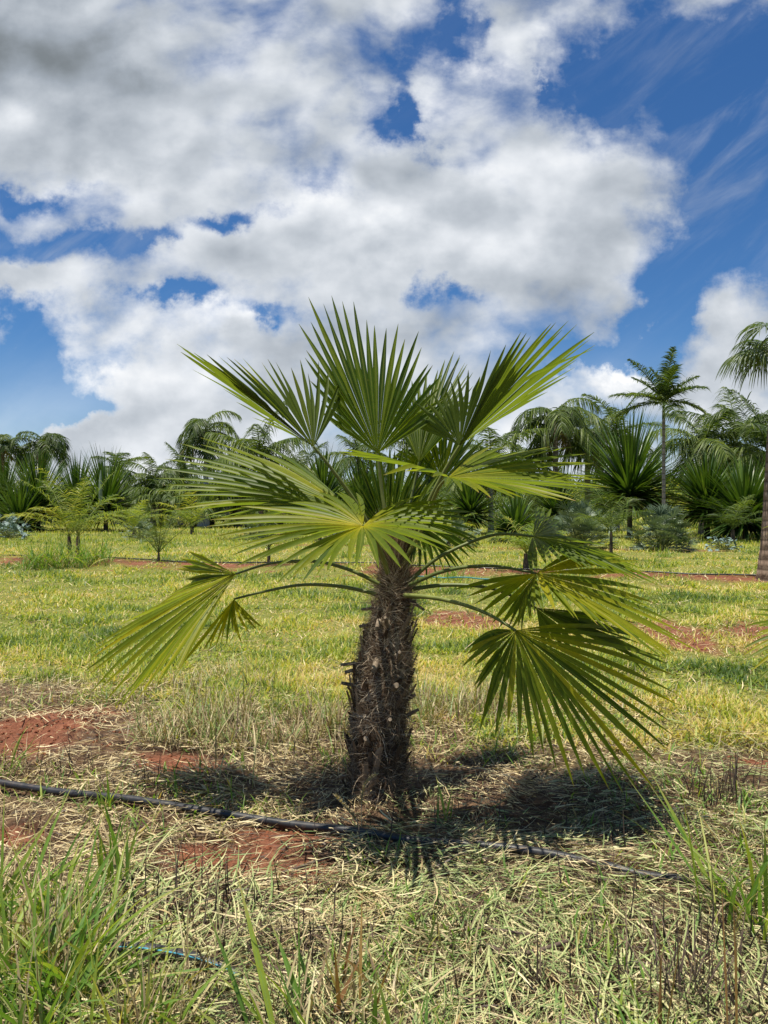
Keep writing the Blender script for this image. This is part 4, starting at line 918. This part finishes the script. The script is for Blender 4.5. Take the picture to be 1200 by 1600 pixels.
# ------------------------------------------------------------------ weeds and foreground plants
def clump(px, py, n, Lr, wr, label, lean=(.05, .7), bend=(.1, 1.3), mat=None, rad=.05, name='grass_clump', group=None, rnd=(.1, .6), az=None, cat='weed', dead=0, k=9):
    rnd = (rnd[0], min(1, rnd[1] + .25)); dead = int(dead * 1.7) + 1 if dead else 0
    if n > 8: n = int(n * 1.7); wr = (wr[0] * .75, wr[1] * .8); Lr = (Lr[0] * .8, Lr[1] * 1.15)
    x0, y0 = gpt(px, py); z0 = float(gz(x0, y0)); b = B()
    x = rng.normal(0, rad, n); y = rng.normal(0, rad, n)
    phi = U(0, 6.28, n) if az is None else np.array([random.gauss(az, .5) for _ in range(n)])
    C, S = blade_lines(np.stack([x, y, np.full(n, -.02)], -1), phi, U(*Lr, n), U(*lean, n), U(*bend, n), k)
    t = np.linspace(0, 1, k + 1); pr = np.clip(np.minimum(.45 + 1.6 * t, (1 - t) * 2.1), .03, 1)
    W = np.outer(U(*wr, n), pr); fo = np.zeros(C.shape); fo[..., 2] = -W * .45
    # blades turn about their own line so they are not all seen flat
    tw = U(-1.2, 1.2, n)[:, None, None]; Tn = np.gradient(C, axis=1); Tn /= np.linalg.norm(Tn, axis=2)[..., None] + 1e-9
    S = S * np.cos(tw) + np.cross(Tn, S) * np.sin(tw)
    b.strips(C, S, W, U(*rnd, n), fo)
    o = b.build(name, mat or M_weed, None); o.location = (x0, y0, z0)
    tag(o, label, cat, group)
    if dead:
        d_ = B(); m = dead
        C, S = blade_lines(np.stack([rng.normal(0, rad, m), rng.normal(0, rad, m), np.full(m, -.02)], -1), U(0, 6.28, m), U(Lr[0] * .5, Lr[1] * .8, m), U(0, .6, m), U(-.2, 1.6, m), 7)
        d_.strips(C, S, np.outer(U(.0012, .004, m), prof(8)), U(.2, 1, m)); d_.build('dry_blade', M_dry, o)
    return o
clump(25, 1585, 30, (.22, .42), (.0045, .0085), 'dense leafy grass clump in the bottom left corner', dead=26)
clump(95, 1600, 26, (.2, .40), (.0045, .0085), 'leafy grass clump with straw, next from the bottom left corner', dead=40)
clump(-30, 1480, 22, (.22, .40), (.005, .009), 'broad-bladed grass clump cut by the left edge below the pipe', dead=12)
clump(120, 1550, 22, (.16, .36), (.0035, .007), 'green and brown grass clump left of the blue-striped pipe', dead=40)
clump(175, 1395, 12, (.14, .33), (.004, .0075), 'tall thin green grass shoot standing before the pipe at the left', lean=(0, .3), bend=(0, .6), dead=6, rad=.03)
clump(90, 1470, 16, (.16, .30), (.005, .009), 'short broad-bladed grass clump left of the thin tall shoot', dead=18)
clump(40, 1680, 20, (.2, .4), (.004, .008), 'grass clump cut by the bottom edge at the far left', dead=20)
clump(215, 1650, 18, (.18, .32), (.003, .007), 'mostly dry grass clump cut by the bottom edge, left of centre', rnd=(.3, 1), dead=60)
clump(60, 1520, 16, (.2, .36), (.003, .007), 'yellowing grass clump between the two bottom left leafy clumps', rnd=(.4, 1), dead=60)
clump(235, 1640, 10, (.12, .26), (.002, .005), 'brown and yellow grass tuft just below the blue-striped pipe', rnd=(.5, 1), dead=50)
clump(300, 1570, 10, (.14, .30), (.0015, .004), 'dry brown tangled tuft right of the blue-striped pipe', mat=M_dry, rnd=(0, .8), dead=30)
clump(700, 1500, 9, (.08, .20), (.0015, .004), 'small dry tuft with a few green blades, middle of the foreground straw', mat=M_dry, rnd=(.2, 1), dead=20)
clump(168, 1262, 5, (.10, .24), (.003, .005), 'single slender grass shoot right behind the pipe at the left', lean=(0, .25), bend=(0, .6), rad=.02)
clump(-5, 1215, 14, (.12, .26), (.002, .005), 'pale green grass tuft at the left edge by the red soil mound', rad=.06, dead=8)
clump(470, 1640, 9, (.24, .36), (.005, .010), 'long arching green blades leaning left, bottom centre', az=2.7, lean=(.2, .5), bend=(.1, .6), dead=24)
clump(560, 1580, 8, (.16, .30), (.003, .006), 'amber grass tuft with orange stems, bottom centre', mat=M_amber, dead=34, rnd=(0, .8), lean=(0, .45), bend=(-.1, .7))
clump(600, 1650, 5, (.14, .25), (.005, .009), 'short upright bright green blades right of the amber tuft', lean=(0, .35), bend=(0, .4), dead=8)
clump(690, 1560, 7, (.06, .16), (.002, .005), 'low mixed grass tuft right of bottom centre', rnd=(.2, 1), dead=30)
clump(1150, 1445, 16, (.22, .44), (.004, .0085), 'tall green grass weed near the right edge with long leaning blades', lean=(.1, .7), bend=(.1, .9), dead=14)
clump(1120, 1400, 4, (.36, .46), (.005, .008), 'two long grass blades leaning left towards the big lower fan', az=2.9, lean=(.45, .7), bend=(0, .3), rad=.02)
clump(1215, 1420, 14, (.22, .40), (.004, .008), 'green grass weed cut by the right edge', dead=8)
clump(1155, 1255, 12, (.10, .26), (.0018, .003), 'upright dark dead weed stalks near the right edge', mat=M_stem, lean=(0, .35), bend=(-.2, .4), rad=.045, cat='weed', rnd=(0, .5))
clump(1110, 1265, 10, (.08, .20), (.0015, .003), 'smaller dark dead weed stalks left of the upright ones', mat=M_stem, lean=(0, .4), bend=(-.2, .5), rad=.05, rnd=(0, .6))
clump(1090, 1570, 40, (.12, .28), (.0012, .003), 'bushy brown dead weed in the bottom right', mat=M_stem, lean=(0, .7), bend=(-.3, .8), rad=.05, rnd=(.2, 1))
clump(1150, 1640, 3, (.38, .50), (.0022, .0035), 'long brown stalk rising from the bottom edge at the right', mat=M_amber, lean=(0, .12), bend=(-.1, .15), rad=.01)
clump(1030, 1620, 3, (.26, .38), (.0018, .0026), 'thin brown stalk left of the bushy dead weed', mat=M_amber, lean=(0, .15), bend=(-.1, .2), rad=.01, rnd=(0, .4))
clump(960, 1345, 30, (.05, .15), (.001, .0025), 'small rusty dry tuft behind the pipe, below the big lower fan', mat=M_amber, lean=(.1, 1.1), bend=(.3, 1.5), rad=.06, rnd=(0, .6))
clump(705, 1290, 5, (.08, .20), (.003, .005), 'small green grass shoot right of the trunk foot', lean=(0, .4), bend=(0, .6), rad=.02)
clump(350, 1105, 3, (.30, .42), (.003, .0055), 'long grass shoot leaning right under the lower left fan', az=.2, lean=(.2, .4), bend=(-.2, .2), rad=.02, rnd=(.2, .5))
clump(515, 1190, 14, (.06, .17), (.003, .006), 'green tuft against the left foot of the trunk', dead=14, rad=.05)
clump(815, 1500, 5, (.05, .10), (.004, .008), 'tiny green seedling with rounded leaves, lower right', rad=.01, bend=(.3, 1), lean=(.3, .9))
clump(960, 1570, 6, (.05, .11), (.004, .008), 'small green seedling with rounded leaves at the bottom right', rad=.012, bend=(.3, 1), lean=(.3, .9))
clump(430, 1395, 5, (.08, .16), (.003, .006), 'green shoot beside the red soil patch before the pipe', rad=.015, lean=(.1, .6))
x_, d_ = rowpt(110, 15.0)
for (px, py, lab) in [(85, 888, 'weedy grass clump at the foot of the yellow-green young palm'), (125, 887, 'weedy grass clump right of the young palm foot'), (150, 884, 'grey-green weed clump furthest right under the yellow-green young palm'), (62, 889, 'weedy grass clump left of the young palm foot')]:
    clump(px, py, 60, (.3, .75), (.008, .016), lab, rad=.22, dead=50, rnd=(.0, .7), lean=(.05, .7))
for (px, py, lab) in [(540, 872, 'grassy weed tuft in the far row left of the trunk'), (705, 905, 'grassy weed tuft in the far row right of the trunk'), (1040, 870, 'small tuft in the far grass before the silver shrub')]:
    clump(px, py, 40, (.15, .4), (.006, .012), lab, rad=.18, dead=20)
# seed heads by the trunk foot
def seedhead(pts, label):
    P = catmull([at(*p) for p in pts], 24); o = empty('seed_grass', P[0], label, 'weed'); b = B(); b.tube(P - P[0], .0016, 5, .7); b.build('stem', M_dry, o)
    b = B(); m = 220; q = U(.5, 1, m); i = (q * 22).astype(int); base = P[i] - P[0]
    C, S = blade_lines(base, U(0, 6.28, m), U(.008, .018, m), U(.1, .9, m), U(0, .3, m), 2); b.strips(C, S, np.outer(U(.0012, .0022, m), [.5, 1, .1]), U(.6, .75, m)); b.build('seed_head', M_dry, o)
seedhead([(566, 1310, 2.72), (565, 1285, 2.73), (565, 1250, 2.74), (572, 1225, 2.75), (592, 1208, 2.76)], 'curved yellow grass seed head in front of the trunk foot, bending right')
seedhead([(566, 1312, 2.70), (560, 1288, 2.71), (545, 1268, 2.72), (520, 1240, 2.74)], 'yellow grass seed head leaning left before the trunk foot')
# sticks
for (pa, label, rad) in [([(750, 1500), (790, 1508), (830, 1502), (890, 1478)], 'dark crooked stick lying in the cut grass, lower right', .006), ([(440, 1378), (500, 1362), (545, 1345), (580, 1330)], 'brown curved dry stalk lying on the red soil before the pipe', .0045),
                         ([(280, 1176), (310, 1174), (340, 1172)], 'short pale stick lying on bare soil beneath the lower left fan', .004), ([(700, 1480), (760, 1474), (830, 1474)], 'thin brown stick lying left of the dark crooked one', .0035)]:
    tube_obj('fallen_stick', [gp(a_, b_, .03) for a_, b_ in pa], rad, M_stem if 'pale' not in label else M_litter, label, 'stick', n=20, sides=7)
# soil clods
def clods():
    b = B(); 
    mx, my = gpt(60, 1150)
    for _ in range(500):
        if random.random() < .45: x = random.gauss(mx, .3); y = random.gauss(my, .2)
        else:
            s_ = random.choice(SOIL); x = random.gauss(s_[0], abs(s_[2]) * .5); y = random.gauss(s_[1], abs(s_[3]) * .5)
        if y > 9: continue
        r = random.uniform(.003, .013) * (1.3 if random.random() < .1 else 1); z = float(gz(x, y))
        b.tube(np.array([[x, y, z - r * .5], [x, y, z], [x + r * .1, y, z + r * .5], [x, y, z + r * .75]]), np.array([.7, 1, .8, .3]) * r, 6, .5, .5)
    o = b.build('soil_clods', M_clod, smooth=False); tag(o, 'crumbled red soil clods on the bare patches', 'soil', kind='stuff')
M_clod = barkmat('red_clod', (.11, .036, .018), (.28, .10, .05), 40)
clods()
